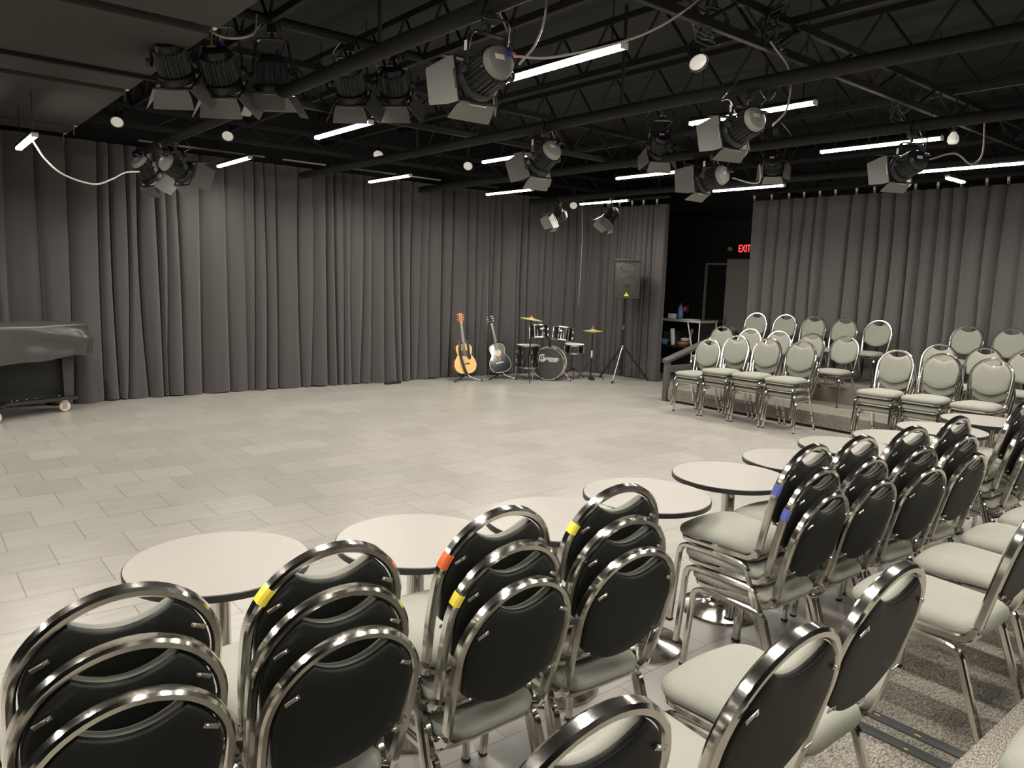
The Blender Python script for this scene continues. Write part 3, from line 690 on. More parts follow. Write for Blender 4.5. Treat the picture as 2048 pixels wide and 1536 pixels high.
# ------------------------------------------------------------------ covered grand piano
def piano():
    t = thing('grand_piano', 'grand piano under a black cover on wheeled dolly at left', 'piano', (0, 0, 0))
    # plan outline of the tail side, clockwise
    ol = spline([(-.55, 10.35, 0), (-.35, 9.4, 0), (.05, 9.18, 0), (.6, 9.42, 0), (1.15, 9.74, 0), (1.58, 9.93, 0), (1.76, 10.05, 0), (1.82, 10.18, 0), (1.78, 10.34, 0), (1.55, 10.44, 0), (.6, 10.50, 0), (-.55, 10.5, 0)], 8)
    # densify
    c = Vector((.7, 10.05, 0)); n = len(ol); loops = []
    rr = random.Random(5)
    ztop = lambda p: 1.055+.05*max(0, (1.2-p.x))*.35
    def zb(p): return .60+.09*max(0, min(1, (p.x-.4)/1.2))
    for k, (f, tt) in enumerate([(.0, 0), (.5, 0), (.85, 0), (.97, 0), (1.0, .03), (1.004, .12), (1.012, .3), (1.018, .5), (1.02, .7), (1.022, .88), (1.02, 1)]):
        lp = []
        for i, p in enumerate(ol):
            q = c+(p-c)*f
            z = ztop(p)+(zb(p)-ztop(p))*tt
            if f == 0: z = 1.075
            elif f < .9: z = ztop(p)+.006*math.sin(i*.9)+.012
            s = i/n*2*PI
            # swags near the tail corner
            w = math.exp(-((p.x-1.55)/.38)**2)*(1 if tt > 0 else 0)
            swag = w*.085*math.sin(tt*9-(p.x-1.2)*5.5)*math.sin(PI*min(1, tt*1.25))
            nrm = (p-c).normalized(); q = q+nrm*(swag+.012*math.sin(i*1.1+tt*2)*tt)
            lp.append((q.x, q.y, z+(.012*math.sin(i*.5) if tt == 1 else 0)))
        loops.append(lp)
    b = MB(); b.loft(loops, cap0=False, cap1=False); o = b.build('cover', 'cover', t, angle=180)
    md = o.modifiers.new('s', 'SUBSURF'); md.levels = 1; md.render_levels = 1
    MB().box((.5, 10.46, .42), (2.2, .012, .62)).build('rear_skirt', 'black', t)  # plain black upright sheet below the rear of the cover
    ol2 = [(c.x+(p.x-c.x)*.93, c.y+(p.y-c.y)*.93) for p in ol]
    MB().prism(ol2, .72, 1.03).build('case', 'black_gloss', t)
    for x, y in ((1.60, 10.36), (-.2, 9.6), (-.3, 10.3)):
        MB().loft([[(x-w, y-w, z), (x+w, y-w, z), (x+w, y+w, z), (x-w, y+w, z)] for w, z in ((.050, .14), (.065, .74))]).build('leg', 'grey_board', t)
    b = MB(); b.tube([(.78, 9.5, .74), (.72, 9.42, .32)], .006, 6); b.tube([(.83, 9.52, .74), (.75, 9.43, .32)], .006, 6); b.build('pedal_rod', 'brass', t)
    b = MB()
    hub = (.9, 9.95, .17)
    for x, y in ((1.66, 10.28), (.74, 9.62), (.2, 10.3)):
        b.sweep([hub, (x, y, .15)], sq(.05, .09, .006), ref=(0, 0, 1))
    b.build('dolly_frame', 'black_gloss', t)
    b = MB()
    for f in (.1, .17, .3, .42, .75):
        b.lathe([(0, .006), (.009, .004), (.010, 0)], 8, T=Matrix.Translation((.9+(1.66-.9)*f, 9.95+(10.28-9.95)*f-.05, .20)))
    b.build('bolt', 'steel', t)
    for x, y in ((1.53, 10.20), (.80, 9.74)):
        w = MB().lathe([(0, -.022), (.02, -.022), (.055, -.020), (.062, -.010), (.062, .010), (.055, .020), (.02, .022), (0, .022)], 28, T=Matrix.Translation((x, y, .062)) @ Matrix.Rotation(.3, 4, 'Z') @ Matrix.Rotation(PI/2, 4, 'X')).build('caster_wheel', 'caster', t)
        b = MB(); b.box((x, y-.034, .085), (.05, .006, .09), bev=.002); b.box((x, y+.034, .085), (.05, .006, .09), bev=.002); b.box((x, y, .133), (.07, .075, .008)); b.build('fork', 'steel', w)
piano()

# ------------------------------------------------------------------ guitars and stands
def guitar_outline(wu=.145, ww=.125, wl=.20, L=.50):
    half = [(0, 0), (.09, .004), (.16, .04), (wl-.005, .10), (wl, .155), (wl-.02, .225), (ww+.015, .285), (ww, .315), (ww+.008, .355), (wu, .405), (wu-.01, .455), (.10, .488), (.05, .499), (0, .50)]
    half = [(v.x, v.y) for v in spline([(a, b_*L/.5, 0) for a, b_ in half], 5)]
    return half + [(-x, y) for x, y in reversed(half[1:-1])]
def guitar(name, label, loc, rz, lean_side, lean_back, top, side, headm, dark, strap):
    t = thing(name, label, 'guitar', loc, rz, 'acoustic guitars on floor stands')
    # local: x right, z up (length), front = -y. T tilts the whole instrument.
    T = Matrix.Rotation(lean_side, 4, 'Y') @ Matrix.Rotation(-lean_back, 4, 'X')
    ol = guitar_outline(); D = .105
    def lp(f, y): return [(x*f, y, .25+(z-.25)*f) for x, z in ol]
    b = MB(); b.loft([lp(.985, .002), lp(1, .0), lp(1, D), lp(.985, D+.003)], cap0=False, T=T); bd = b.build('body', side, t)
    b = MB(); b.loft([lp(.995, .0), lp(.99, -.003), lp(.5, -.0032)], T=T); b.build('soundboard', top, bd, angle=60)
    b = MB(); b.tube([(x*1.002, -.001, .25+(z-.25)*1.002) for x, z in ol], .0042, 6, closed=True, T=T); b.build('binding', 'cream', bd)
    b = MB(); b.lathe([(0, 0), (.049, 0), (.050, .001), (0, .001)], 28, T=T @ Matrix.Translation((0, -.0045, .345)) @ Matrix.Rotation(PI/2, 4, 'X')); b.build('sound_hole', 'maple' if dark else 'rosewood', bd)
    b = MB(); b.tube([(.055*math.cos(2*PI*i/24), -.004, .345+.055*math.sin(2*PI*i/24)) for i in range(24)], .0045, 5, closed=True, T=T); b.build('rosette', 'cream' if dark else 'rosewood', bd)
    b = MB(); b.box((0, -.008, .165), (.15, .010, .024), T=T, bev=.003); 
    b.build('bridge', 'steel' if dark else 'rosewood', bd)
    b = MB(); b.box((-.015, -.015, .172), (.075, .006, .006), T=T); b.build('saddle', 'cream', bd)
    if not dark:
        pg = spline([(.02, 0, .30), (.05, 0, .345), (.06, 0, .385), (.095, 0, .36), (.118, 0, .30), (.115, 0, .25), (.085, 0, .225), (.055, 0, .245), (.045, 0, .28), (.02, 0, .30)], 5)[:-1]
        b = MB(); b.loft([[(p.x, -.0036, p.z) for p in pg], [(p.x, -.0052, p.z) for p in pg]], T=T); b.build('pickguard', 'black', bd)
    b = MB(); b.loft([[(-.027, -.002, .47), (.027, -.002, .47), (.024, .022, .47), (-.024, .022, .47)], [(-.022, -.004, .86), (.022, -.004, .86), (.018, .016, .86), (-.018, .016, .86)]], T=T); b.build('neck', 'maple' if not dark else 'black_gloss', t)
    b = MB(); b.loft([[(-.028, -.010, .39), (.028, -.010, .39), (.028, -.003, .39), (-.028, -.003, .39)], [(-.0215, -.010, .86), (.0215, -.010, .86), (.0215, -.003, .86), (-.0215, -.003, .86)]], T=T); fb = b.build('fretboard', 'rosewood', t)
    b = MB()
    for k in range(1, 20):
        z = .86-.63*(1-2**(-k/12)); w = .0215+.0065*(.86-z)/.47
        b.box((0, -.0107, z), (2*w, .0016, .0016), T=T)
    for k in (3, 5, 7, 9, 12): b.box((0, -.0107, .86-.63*(1-2**(-(k-.5)/12))), (.012, .001, .008), T=T)
    b.build('fret', 'steel', fb)
    b = MB()
    for k in range(6): b.tube([(-.016+.0064*k, -.013, .865), (-.024+.0096*k, -.016, .17)], .0011, 4, T=T)
    b.build('string', 'steel', t)
    b = MB(); b.box((0, -.010, .862), (.046, .008, .008), T=T); b.build('nut', 'cream', t)
    ho = [(-.022, .86), (.022, .86), (.030, .885), (.037, 1.02), (.026, 1.035), (0, 1.028), (-.026, 1.035), (-.037, 1.02), (-.030, .885)]
    b = MB(); b.loft([[(x, -.006, z) for x, z in ho], [(x, .010, z) for x, z in ho]], T=T @ Matrix.Translation((0, 0, 0))); hd = b.build('headstock', headm, t)
    for k in range(3):
        for sx in (-1, 1):
            z = .91+.042*k
            b = MB(); b.tube([(sx*.02, .002, z), (sx*.045, .002, z)], .004, 6, T=T); b.box((sx*.052, .002, z), (.016, .012, .022), T=T, bev=.004); b.lathe([(0, .012), (.005, .010), (.005, 0)], 8, T=T @ Matrix.Translation((sx*.018, -.006, z)) @ Matrix.Rotation(PI/2, 4, 'X'))
            b.build('tuning_peg', 'chrome_soft', hd)
    if strap:
        pth = spline([(-.06, .02, .56), (-.075, -.02, .47), (-.085, -.022, .38), (-.075, -.016, .28), (-.06, -.02, .18), (-.035, -.020, .07), (-.01, -.014, .005), (0, .02, -.006)], 6)
        b = MB(); b.sweep(pth, sq(.05, .003, .001), ref=(1, .0, .0), T=T)
        pth = spline([(-.06, .02, .56), (-.02, .035, .60), (.05, .03, .58), (.075, -.01, .50), (.08, -.016, .42), (.075, -.014, .36)], 6)
        b.sweep(pth, sq(.045, .003, .001), ref=(1, 0, 0), T=T); b.build('strap', 'black', t)
    return t
def guitar_stand(label, loc, rz):
    t = thing('guitar_stand', label, 'guitar stand', loc, rz, 'guitar floor stands')
    for i, a in enumerate((-.35, PI+.35, PI/2)):
        l = MB().tube([(0, .08, .16), (.10*math.cos(a), .08-.06+.10*math.sin(a)*.8, .06), (.27*math.cos(a), -.02+.24*math.sin(a), .012)], .010, 8).build('leg', 'black_metal' if i else 'steel', t)
        MB().tube([(.25*math.cos(a), -.02+.222*math.sin(a), .018), (.285*math.cos(a), -.02+.254*math.sin(a), .011)], .013, 8).build('foot_cap', 'black', l)
    MB().tube([(0, .08, .10), (0, .17, .60)], .011, 8).build('pole', 'black_metal', t)
    b = MB(); b.tube(spline([(-.14, -.085, .145), (-.14, -.075, .11), (-.13, .02, .105), (0, .085, .13), (.13, .02, .105), (.14, -.075, .11), (.14, -.085, .145)], 4), .011, 8); b.build('cradle', 'black', t)
    b = MB(); b.tube(spline([(-.06, .05, .66), (-.06, .13, .62), (0, .17, .60), (.06, .13, .62), (.06, .05, .66)], 4), .009, 8); b.build('neck_yoke', 'black', t)
    return t
guitar('acoustic_guitar', 'natural spruce acoustic guitar with orange headstock and dark strap', (7.50, 10.29, .135), R_(-10), R_(-2.5), R_(12), 'spruce', 'mahogany', 'headwood', False, True)
guitar_stand('black guitar stand under the natural spruce guitar', (7.50, 10.30, 0), R_(-10))
guitar('acoustic_guitar', 'glossy black acoustic guitar with white binding leaning left', (8.22, 10.22, .125), R_(-14), R_(-9.5), R_(14), 'black_gloss', 'black_gloss', 'black_gloss', True, False)
guitar_stand('black guitar stand under the black guitar', (8.21, 10.24, 0), R_(-14))
t = thing('power_strip', 'black power strip lying at foot of the stage curtain', 'power strip', (6.2, 10.52, 0), .1)
MB().box((0, 0, .02), (.30, .06, .036), bev=.008).build('case', 'black', t)
b = MB(); [b.box((-.1+.05*k, 0, .039), (.028, .03, .003)) for k in range(5)]; b.build('socket', 'grille', t)

# ------------------------------------------------------------------ drum kit
gK = 'five-piece drum kit'
def drum(parent, R, h, T, lugs=6, head='drumhead', name_head='drum_head'):
    b = MB(); b.lathe([(R, 0), (R, h)], 48, T=T); sh = b.build('shell', 'black_gloss', parent)
    for z in (0, h):
        b = MB(); b.lathe([(R+.002, z-.012), (R+.012, z-.012), (R+.012, z+.012), (R+.002, z+.012), (R+.002, z-.012)], 48, T=T); b.build('hoop', 'chrome_soft', parent)
    b = MB(); b.lathe([(0, h+.003), (R, h+.003), (R, h), (0, h)], 40, T=T); b.build(name_head, head, parent)
    b = MB(); b.lathe([(0, -.003), (R, -.003), (R, 0), (0, 0)], 40, T=T); b.build(name_head, 'drumhead', parent)
    for i in range(lugs):
        a = 2*PI*i/lugs+.3
        b = MB(); c, s = math.cos(a), math.sin(a)
        b.box((0, 0, h*.72), (.02, .018, .05), T=T @ Matrix.Rotation(a, 4, 'Z') @ Matrix.Translation((R+.009, 0, 0)), bev=.004)
        b.box((0, 0, h*.28), (.02, .018, .05), T=T @ Matrix.Rotation(a, 4, 'Z') @ Matrix.Translation((R+.009, 0, 0)), bev=.004)
        b.tube([((R+.012)*c, (R+.012)*s, -.012), ((R+.012)*c, (R+.012)*s, h+.016)], .0035, 5, T=T)
        b.build('lug', 'chrome_soft', sh)
    return sh
# bass drum with the two toms mounted on it
BD = thing('bass_drum', 'black bass drum with two mounted toms and dark logo head', 'drum', (8.86, 9.73, 0), R_(-50), gK)
Tb = Matrix.Translation((0, 0, .295)) @ Matrix.Rotation(PI/2, 4, 'X')   # axis toward -Y
Rb = .275; hb = .36
b = MB(); b.lathe([(Rb, -hb+.02), (Rb, .0)], 64, T=Tb); b.build('shell', 'black_gloss', BD)
for z, mm in ((.0, 'chrome_soft'), (-hb+.02, 'cream')):
    b = MB(); b.lathe([(Rb+.001, z-.018), (Rb+.014, z-.018), (Rb+.014, z+.018), (Rb+.001, z+.018), (Rb+.001, z-.018)], 64, T=Tb); b.build('hoop', mm, BD)
b = MB(); b.lathe([(0, .012), (Rb-.004, .012), (Rb, .006), (0, .006)], 64, T=Tb); fh = b.build('front_head', 'darkhead', BD)
b = MB(); b.lathe([(0, -hb+.01), (Rb, -hb+.01), (Rb, -hb+.016), (0, -hb+.016)], 48, T=Tb); b.build('rear_head', 'drumhead', BD)
TT = Matrix.Translation((0, -.0145, .295)) @ Matrix.Rotation(PI/2, 4, 'X')
text('ammon', .094, .001, TT @ Matrix.Translation((.045, .095, 0)), 'lettering', 'white', fh, bold=.0022, sx=.98)
text('PERCUSSION', .026, .001, TT @ Matrix.Translation((.085, .052, 0)), 'lettering', 'white', fh, bold=.0008, sx=1.0)
b = MB()
def ringseg(cx, cz, r0, r1, a0, a1, n=28):
    o = [(cx+r1*math.cos(a0+(a1-a0)*i/n), cz+r1*math.sin(a0+(a1-a0)*i/n)) for i in range(n+1)] + [(cx+r0*math.cos(a1+(a0-a1)*i/n), cz+r0*math.sin(a1+(a0-a1)*i/n)) for i in range(n+1)]
    b.prism(o, -.001, .001, T=TT)
ringseg(-.105, .100, .044, .068, R_(50), R_(330)); ringseg(-.098, .098, .022, .034, R_(45), R_(360))
b.box((-.074, .094, 0), (.03, .012, .002), T=TT); b.box((.085, .037, 0), (.15, .004, .002), T=TT)
b.build('emblem', 'white', fh, smooth=False)
for i in range(8):
    a = 2*PI*i/8+.39
    b = MB(); b.box((0, 0, .012), (.03, .022, .034), T=Tb @ Matrix.Rotation(a, 4, 'Z') @ Matrix.Translation((Rb+.012, 0, 0)), bev=.004); b.tube([(0, 0, .01), (0, 0, -.11)], .004, 5, T=Tb @ Matrix.Rotation(a, 4, 'Z') @ Matrix.Translation((Rb+.014, 0, 0)))
    b.build('claw_hook', 'chrome_soft', BD)
for sx in (-1, 1):
    l = MB().tube([(sx*.24, .10, .20), (sx*.40, .02, .012)], .009, 8).build('leg', 'chrome_soft', BD)
    MB().lathe([(0, 0), (.014, 0), (.012, .025), (0, .03)], 8, T=Matrix.Translation((sx*.40, .02, 0))).build('foot_cap', 'black', l)
b = MB(); b.lathe([(.045, .565), (.05, .575), (.03, .59), (.016, .60), (.016, .70)], 16, T=Matrix.Translation((0, .13, 0))); b.tube([(0, .13, .68), (-.09, .13, .76)], .012, 8); b.tube([(0, .13, .68), (.09, .13, .74)], .012, 8); b.build('tom_mount', 'black_metal', BD)
for nm, x, y, R, h, zz, ry in (('tom', -.20, .13, .155, .215, .725, -.10), ('tom', .21, .13, .165, .225, .70, .06)):
    tm = bpy.data.objects.new(nm, None); C.objects.link(tm); tm.parent = BD; tm.location = (x, y, zz)
    tm.rotation_euler = (R_(-12), ry, 0)
    b = MB(); b.lathe([(R, 0), (R, h)], 44)
    sh = b.build('shell', 'black_gloss', tm)
    b = MB()
    for z in (0, h): b.lathe([(R+.002, z-.010), (R+.011, z-.010), (R+.011, z+.010), (R+.002, z+.010), (R+.002, z-.010)], 44)
    b.build('hoop', 'chrome_soft', tm)
    MB().lathe([(0, h+.003), (R, h+.003), (R, h), (0, h)], 36).build('drum_head', 'drumhead', tm); MB().lathe([(0, -.003), (R, -.003), (R, 0), (0, 0)], 36).build('drum_head', 'drumhead', tm)
    b = MB()
    for i in range(6):
        a = 2*PI*i/6+.2; Tq = Matrix.Rotation(a, 4, 'Z') @ Matrix.Translation((R+.008, 0, 0))
        b.box((0, 0, h*.75), (.018, .018, .045), T=Tq, bev=.004); b.box((0, 0, h*.25), (.018, .018, .045), T=Tq, bev=.004); b.tube([(.004, 0, -.01), (.004, 0, h+.014)], .0035, 5, T=Tq)
    b.build('lug', 'chrome_soft', tm)
    b = MB(); b.box((0, 0, 0), (.05, .003, .028), T=Matrix.Rotation(.3 if x < 0 else -.3, 4, 'Z') @ Matrix.Translation((.03, -R-.001, h*.68))); b.build('badge', 'paper', tm)
FT = thing('floor_tom', 'black floor tom on three bent chrome legs left of bass drum', 'drum', (8.60, 9.98, 0), R_(-40), gK)
drum(FT, .20, .38, Matrix.Translation((0, 0, .225)), 8)
for i in range(3):
    a = 2*PI*i/3+.9; c, s = math.cos(a), math.sin(a)
    MB().tube([(.215*c, .215*s, .42), (.215*c, .215*s, .12), (.245*c, .245*s, .09), (.245*c, .245*s, .0)], .007, 8).build('leg', 'chrome', FT)
SN = thing('snare_drum', 'black snare drum on tripod stand right of bass drum', 'drum', (9.47, 9.72, 0), R_(-40), gK)
drum(SN, .175, .14, Matrix.Translation((0, 0, .475)) @ Matrix.Rotation(.05, 4, 'X'), 8)
MB().tube([(0, 0, .12), (0, 0, .46)], .012, 8).build('pole', 'chrome_soft', SN)
b = MB()
for i in range(3):
    a = 2*PI*i/3; b.tube([(0, 0, .43), (.15*math.cos(a), .15*math.sin(a), .455)], .008, 6)
b.build('basket', 'black_metal', SN)
for i in range(3):
    a = 2*PI*i/3+.5; MB().tube([(0, 0, .20), (.24*math.cos(a), .24*math.sin(a), .008)], .008, 6).build('leg', 'black_metal', SN)
def cymbal_lathe(R): return [(0, .030), (.02, .030), (.035, .022), (.045, .014), (R*.6, .004), (R, -.008), (R, -.010), (R*.6, .001), (.045, .010), (0, .026)]
CS = thing('cymbal_stand', 'crash cymbal on black tripod stand left of the drums', 'cymbal', (8.42, 9.72, 0), R_(-40), gK)
MB().tube([(0, 0, .06), (0, 0, 1.08)], .011, 10).build('pole', 'black_metal', CS)
MB().tube([(0, 0, 1.06), (.006, 0, 1.135)], .007, 8).build('rod', 'chrome_soft', CS)
MB().lathe(cymbal_lathe(.20), 48, T=Matrix.Translation((.004, 0, 1.082)) @ Matrix.Rotation(.13, 4, 'Y')).build('cymbal', 'brass', CS)
MB().lathe([(0, 1.112), (.014, 1.112), (.016, 1.125), (.010, 1.142), (0, 1.145)], 12).build('wing_nut', 'chrome_soft', CS)
for i in range(3):
    a = 2*PI*i/3+.55
    MB().tube([(0, 0, .46), (.06*math.cos(a), .06*math.sin(a), .40), (.27*math.cos(a), .27*math.sin(a), .010)], .008, 6).build('leg', 'black_metal', CS)
    MB().tube([(0, 0, .14), (.15*math.cos(a), .15*math.sin(a), .24)], .006, 6).build('brace', 'black_metal', CS)
HH = thing('hi_hat_stand', 'pair of hi-hat cymbals on black tripod with pedal, right of the drums', 'cymbal', (9.80, 9.60, 0), R_(-40), gK)
MB().tube([(0, 0, .05), (0, 0, .86)], .011, 10).build('pole', 'black_metal', HH)
MB().tube([(0, 0, .84), (0, 0, 1.03)], .004, 8).build('rod', 'chrome_soft', HH)
b = MB(); b.lathe(cymbal_lathe(.178), 48, T=Matrix.Translation((0, 0, .872))); b.build('cymbal', 'brass', HH)
b = MB(); b.lathe([(r, -z) for r, z in cymbal_lathe(.178)], 48, T=Matrix.Translation((0, 0, .852))); b.build('cymbal', 'brass', HH)
MB().lathe([(0, .90), (.014, .90), (.016, .93), (.012, .95), (0, .955)], 12).build('clutch', 'chrome_soft', HH)
MB().lathe([(.013, .38), (.016, .39), (.016, .50), (.013, .51)], 12).build('sleeve', 'white', HH)
for i in range(3):
    a = 2*PI*i/3-.62
    MB().tube([(0, 0, .36), (.27*math.cos(a), .27*math.sin(a), .010)], .009, 6).build('leg', 'black_metal', HH)
b = MB(); b.box((0, -.16, .03), (.08, .28, .012), T=Tm(rx=.08), bev=.004); b.tube([(-.05, -.28, .012), (-.05, .02, .012)], .005, 5); b.tube([(.05, -.28, .012), (.05, .02, .012)], .005, 5); b.build('pedal', 'black_metal', HH)
PD = thing('kick_pedal', 'small black kick pedal behind bass drum rim', 'pedal', (9.20, 9.92, 0), R_(-50), gK)
b = MB(); b.box((0, .10, .03), (.09, .26, .014), T=Tm(rx=-.08), bev=.004); b.build('footboard', 'black_metal', PD)
b = MB(); b.tube([(-.06, 0, .01), (-.055, 0, .2), (.055, 0, .2), (.06, 0, .01)], .009, 6); b.tube([(0, 0, .2), (0, -.03, .31)], .006, 6); b.lathe([(0, -.025), (.02, -.025), (.02, .025), (0, .025)], 12, T=Matrix.Translation((0, -.03, .32)) @ Matrix.Rotation(PI/2, 4, 'X')); b.build('frame', 'chrome_soft', PD)

# ------------------------------------------------------------------ loudspeaker on tripod
SX, SY = 10.09, 9.12
ST = thing('speaker_stand', 'black tripod stand holding up the loudspeaker', 'speaker stand', (SX, SY, 0), R_(-44))
MB().tube([(0, 0, .10), (0, 0, 1.46)], .018, 12).build('pole', 'black_metal', ST)
MB().tube([(0, 0, .08), (0, 0, .96)], .022, 12).build('lower_tube', 'black_metal', ST)
b = MB(); b.lathe([(.022, .92), (.036, .93), (.036, .98), (.022, .99)], 16); b.lathe([(.022, .56), (.034, .57), (.034, .63), (.022, .64)], 16); b.build('collar', 'steel', ST)
b = MB(); b.lathe([(0, 0), (.012, .0), (.018, .02), (.012, .04), (0, .04)], 10, T=Matrix.Translation((0, -.03, .955)) @ Matrix.Rotation(PI/2, 4, 'X')); b.build('knob', 'black', ST)
for i in range(3):
    a = [R_(205+44), R_(330+44), R_(92+44)][i]; c, s = math.cos(a), math.sin(a)
    l = MB().tube([(.03*c, .03*s, .60), (.50*c, .50*s, .015)], .015, 10).build('leg', 'steel' if i == 0 else 'black_metal', ST)  # pale steel on one leg stands in for light falling on it
    MB().tube([(.47*c, .47*s, .045), (.515*c, .515*s, .012)], .018, 8).build('foot_cap', 'black', l)
    MB().tube([(0, 0, .12), (.26*c, .26*s, .305)], .008, 6).build('brace', 'black_metal', ST)
SP = thing('loudspeaker', 'black portable loudspeaker with yellow warning triangle on its grille', 'speaker', (SX, SY, 1.465), R_(-44))
b = MB(); ol = [(-.225, -.19), (.225, -.19), (.225, .0), (.14, .20), (-.14, .20), (-.225, .0)]
b.loft([[(x*f, y*f, z) for x, y in ol] for f, z in ((.97, 0), (1, .012), (1, .678), (.97, .69))]); b.build('cabinet', 'black', SP)
b = MB(); b.box((0, -.195, .665), (.452, .02, .045), bev=.006); b.box((0, -.195, .022), (.452, .02, .04), bev=.006); b.box((-.219, -.195, .345), (.014, .02, .62)); b.box((.219, -.195, .345), (.014, .02, .62)); b.build('bezel', 'black', SP)
gr = MB().box((0, -.192, .344), (.425, .010, .60), bev=.003).build('grille', 'grille', SP)
b = MB(); b.lathe([(.17, 0), (.178, .004), (.186, 0)], 48, T=Matrix.Translation((0, -.196, .235)) @ Matrix.Rotation(PI/2, 4, 'X')); b.lathe([(0, .006), (.04, .004), (.055, 0)], 32, T=Matrix.Translation((0, -.196, .245)) @ Matrix.Rotation(PI/2, 4, 'X')); b.build('woofer', 'black', gr)
b = MB(); b.lathe([(.10, 0), (.108, .005), (.116, 0)], 40, T=Matrix.Translation((0, -.196, .555)) @ Matrix.Diagonal((1.25, 1, .62, 1)) @ Matrix.Rotation(PI/2, 4, 'X')); b.build('horn', 'black', gr)
b = MB(); b.loft([[(x, y, z) for x, z in ((-.042, .052), (.042, .052), (0, .118))] for y in (-.198, -.2)]); b.build('warning_triangle', 'yellow', gr, smooth=False)
b = MB(); b.loft([[(x, y, z) for x, z in ((-.004, .072), (.004, .072), (.006, .096), (-.006, .096))] for y in (-.2, -.2008)]); b.box((0, -.2004, .063), (.008, .0008, .008)); b.build('warning_mark', 'black', gr, smooth=False)

# ------------------------------------------------------------------ alcove behind the gap
W = X1
D = bpy.data.objects.new('door_1', None); C.objects.link(D); D.location = (W-.03, 9.0, 0); D['kind'] = 'structure'
MB().box((0, 0, 1.06), (.045, .94, 2.10)).build('door_leaf', 'wall_black', D)
b = MB(); b.box((-.02, .53, 1.10), (.05, .035, 2.20)); b.box((-.02, -.53, 1.10), (.05, .035, 2.20)); b.box((-.02, 0, 2.185), (.05, 1.095, .035)); b.build('door_frame', 'alu', D)
b = MB(); b.box((-.06, .10, 2.03), (.06, .28, .05), bev=.006); b.tube([(-.09, .18, 2.06), (-.09, -.10, 2.09)], .008, 6); b.build('door_closer', 'steel', D)
MB().box((-.06, .02, 1.05), (.05, .80, .06), bev=.01).build('push_bar', 'grey_board', D)
E_ = thing('exit_sign', 'red lit EXIT sign above the black door, half behind curtain', 'sign', (W-.04, 8.66, 2.48))
MB().box((0, 0, 0), (.06, .34, .21), bev=.008).build('housing', 'black', E_)
text('EXIT', .20, .004, Matrix.Translation((-.034, 0, 0)) @ Matrix.Rotation(-PI/2, 4, 'Z') @ Matrix.Rotation(PI/2, 4, 'X'), 'lettering', 'exit', E_, bold=.001, sx=.66)
t = thing('emergency_lamp', 'small round emergency lamp left of the EXIT sign', 'light', (W-.08, 8.98, 2.48))
MB().lathe([(0, .05), (.035, .04), (.05, .01), (.045, -.03), (0, -.04)], 16, T=Matrix.Rotation(-PI/2, 4, 'Y')).build('lamp_head', 'rear_grey', t)
MB().box((.045, 0, 0), (.05, .03, .03)).build('bracket', 'black', t)
t = thing('fire_alarm', 'red fire alarm pull box on black wall above counter', 'alarm box', (W-.03, 10.0, 1.25))
MB().box((0, 0, 0), (.06, .10, .14), bev=.008).build('case', 'red', t)
b = MB(); b.box((-.032, 0, .0), (.004, .05, .07)); b.build('plate', 'paper', t, smooth=False)
# counter cart
CT = thing('serving_counter', 'black counter with pale metal edges and open shelf by back door', 'counter', (11.55, 8.95, 0))
MB().box((0, .15, 1.09), (.52, 1.45, .04), bev=.004).build('worktop', 'counter', CT)
b = MB(); b.box((-.262, .15, 1.09), (.008, 1.46, .045)); b.box((0, -.58, 1.09), (.53, .008, .045)); b.build('worktop_edge', 'alu', CT)
MB().box((0, .15, .60), (.50, 1.40, .03)).build('shelf', 'counter', CT)
MB().box((0, -.55, .55), (.46, .02, 1.04)).build('end_panel', 'counter', CT)
b = MB(); b.tube([(-.25, -.565, 1.07), (-.25, -.565, .0)], .013, 8); b.tube([(.25, -.565, 1.07), (.25, -.565, .0)], .013, 8); b.tube([(-.25, -.3, 1.07), (-.25, -.42, .62), (-.25, -.44, .0)], .013, 8); b.build('leg', 'alu', CT)
MB().box((.24, .15, .55), (.02, 1.38, 1.0)).build('back_panel', 'counter', CT)
MB().box((0, .85, .55), (.46, .02, 1.04)).build('end_panel', 'counter', CT)
t = thing('tissue_box', 'white box on counter top beside the bottle', 'box', (11.48, 9.16, 1.11)); MB().box((0, 0, .045), (.10, .13, .088), bev=.006).build('carton', 'paper', t)
t = thing('bottle', 'tall clear bottle with blue label and dark cap on counter', 'bottle', (11.50, 8.99, 1.11))
MB().lathe([(0, 0), (.048, .003), (.05, .02), (.05, .19), (.035, .23), (.016, .255), (.016, .275), (0, .275)], 24).build('body', 'clear', t)
MB().lathe([(.051, .04), (.051, .16)], 24).build('label_band', 'label_blue', t); MB().lathe([(.0, .30), (.018, .298), (.018, .268), (0, .268)], 14).build('cap', 'black', t)
t = thing('paper_tray', 'white paper sheets lying on the counter near its right end', 'paper', (11.45, 8.70, 1.11)); MB().box((0, 0, .006), (.22, .26, .010)).build('sheet', 'paper', t)
t = thing('paper_cups', 'leaning stack of white paper cups on counter shelf', 'cups', (11.45, 9.08, .616))
t.name = 'paper_cup_stack'
b = MB(); [b.lathe([(.036, .05*k), (.046, .05*k+.10), (.048, .05*k+.105), (.044, .05*k+.10)], 20, T=Matrix.Rotation(-.12, 4, 'X')) for k in range(5)]; b.build('cup', 'paper', t)
t = thing('bowl', 'blue bowl on counter shelf', 'bowl', (11.42, 9.27, .616)); MB().lathe([(0, 0), (.05, 0), (.085, .05), (.09, .09), (.084, .09), (.075, .05), (.0, .008)], 28).build('body', 'bluebowl', t)
t = thing('storage_tub', 'dark clear tub at back of counter shelf', 'tub', (11.66, 9.28, .616)); MB().box((0, 0, .12), (.2, .26, .24), bev=.012).build('body', 'tubgrey', t)
t = thing('snack_bag', 'crumpled brown and white bag on the counter shelf', 'bag', (11.42, 8.82, .616))
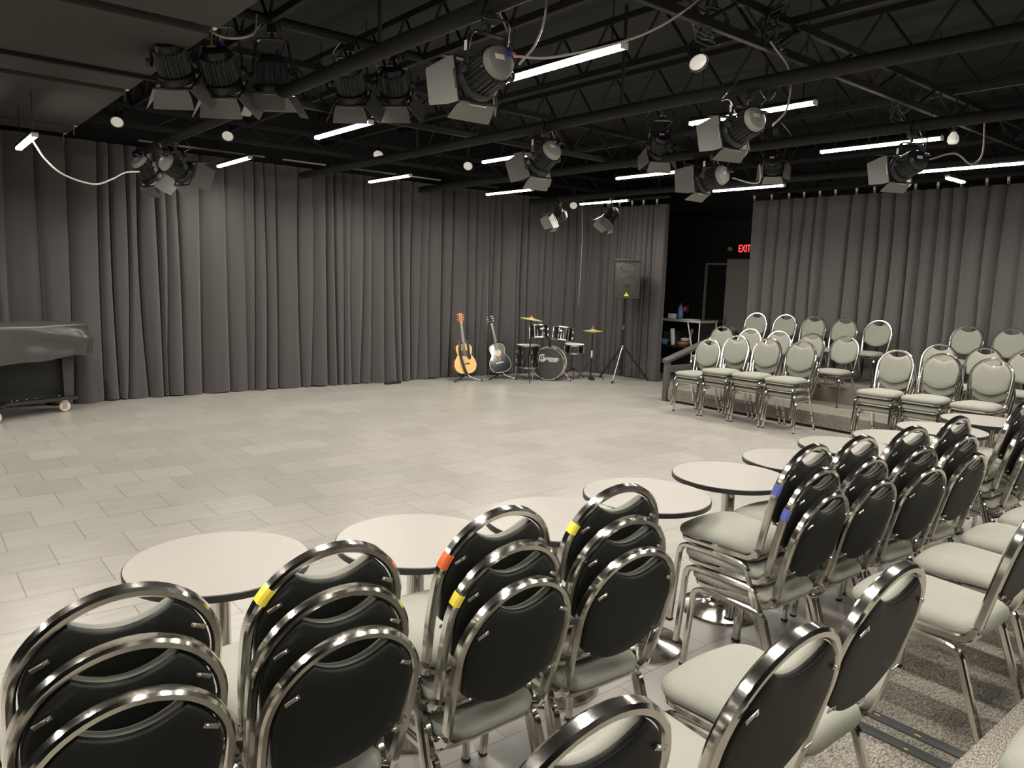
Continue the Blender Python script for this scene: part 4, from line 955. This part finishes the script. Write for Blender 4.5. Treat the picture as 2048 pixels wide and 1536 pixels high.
b = MB(); b.lathe([(0, 0), (.10, .0), (.13, .04), (.11, .08), (.04, .105), (0, .10)], 11); b.build('body', 'brown', t)
MB().lathe([(0, .09), (.07, .10), (.09, .13), (.05, .15), (0, .145)], 9, T=Matrix.Translation((0, -.04, 0))).build('wrapper', 'paper', t)
t = thing('upright_tray', 'grey tray propped upright on the counter shelf', 'tray', (11.55, 8.80, .616)); MB().box((0, 0, .16), (.015, .05, .33), T=Tm(rx=.22)).build('body', 'alu', t)
t = thing('storage_cabinet', 'tall grey cabinet behind the right curtain edge', 'cabinet', (12.15, 8.07, 0))
MB().box((0, 0, 1.12), (.5, .50, 2.24), bev=.006).build('carcass', 'grey_board', t)
b = MB(); b.box((-.254, 0, 1.14), (.012, .46, 2.12)); dd = b.build('door', 'grey_board', t); MB().box((-.265, .19, 1.1), (.014, .02, .12), bev=.003).build('handle', 'black', dd)
t = thing('equipment_bag', 'black soft bag at the riser end behind chairs', 'bag', (11.0, 7.5, .0))
b = MB(); b.lathe([(0, 0), (.17, .0), (.19, .4), (.18, .8), (.16, .93), (.09, .99), (0, 1.0)], 16); b.build('body', 'black', t)
MB().tube(spline([(-.08, 0, .97), (-.05, 0, 1.03), (.05, 0, 1.03), (.08, 0, .97)], 4), .01, 6).build('handle', 'black', t)
# handrail
HR = thing('handrail', 'dark grey wooden handrail at end of the far riser', 'handrail', (8.90, 7.18, 0))
MB().box((.05, 0, .29), (.075, .075, .58), bev=.004).build('post', 'rail', HR)
MB().box((1.62, 0, .52), (.075, .075, 1.04), bev=.004).build('post', 'rail', HR)
b = MB(); b.sweep([(-.02, 0, .60), (1.70, 0, 1.06)], sq(.055, .10, .006), ref=(0, -.26, .96)); b.build('top_rail', 'rail', HR)
MB().box((.84, 0, .48), (1.6, .04, .11), bev=.004).build('mid_rail', 'rail', HR)

# ------------------------------------------------------------------ world and render look
w = bpy.data.worlds.new('world'); sc.world = w; w.use_nodes = True
w.node_tree.nodes['Background'].inputs['Color'].default_value = (.02, .02, .02, 1); w.node_tree.nodes['Background'].inputs['Strength'].default_value = .2
sc.view_settings.view_transform = 'Standard'; sc.view_settings.look = 'None'; sc.view_settings.exposure = 0.0
sc.cycles.use_denoising = True
sc.cycles.max_bounces = 5
sc.cycles.diffuse_bounces = 3
sc.cycles.adaptive_threshold = .025
sc.cycles.sample_clamp_indirect = 6
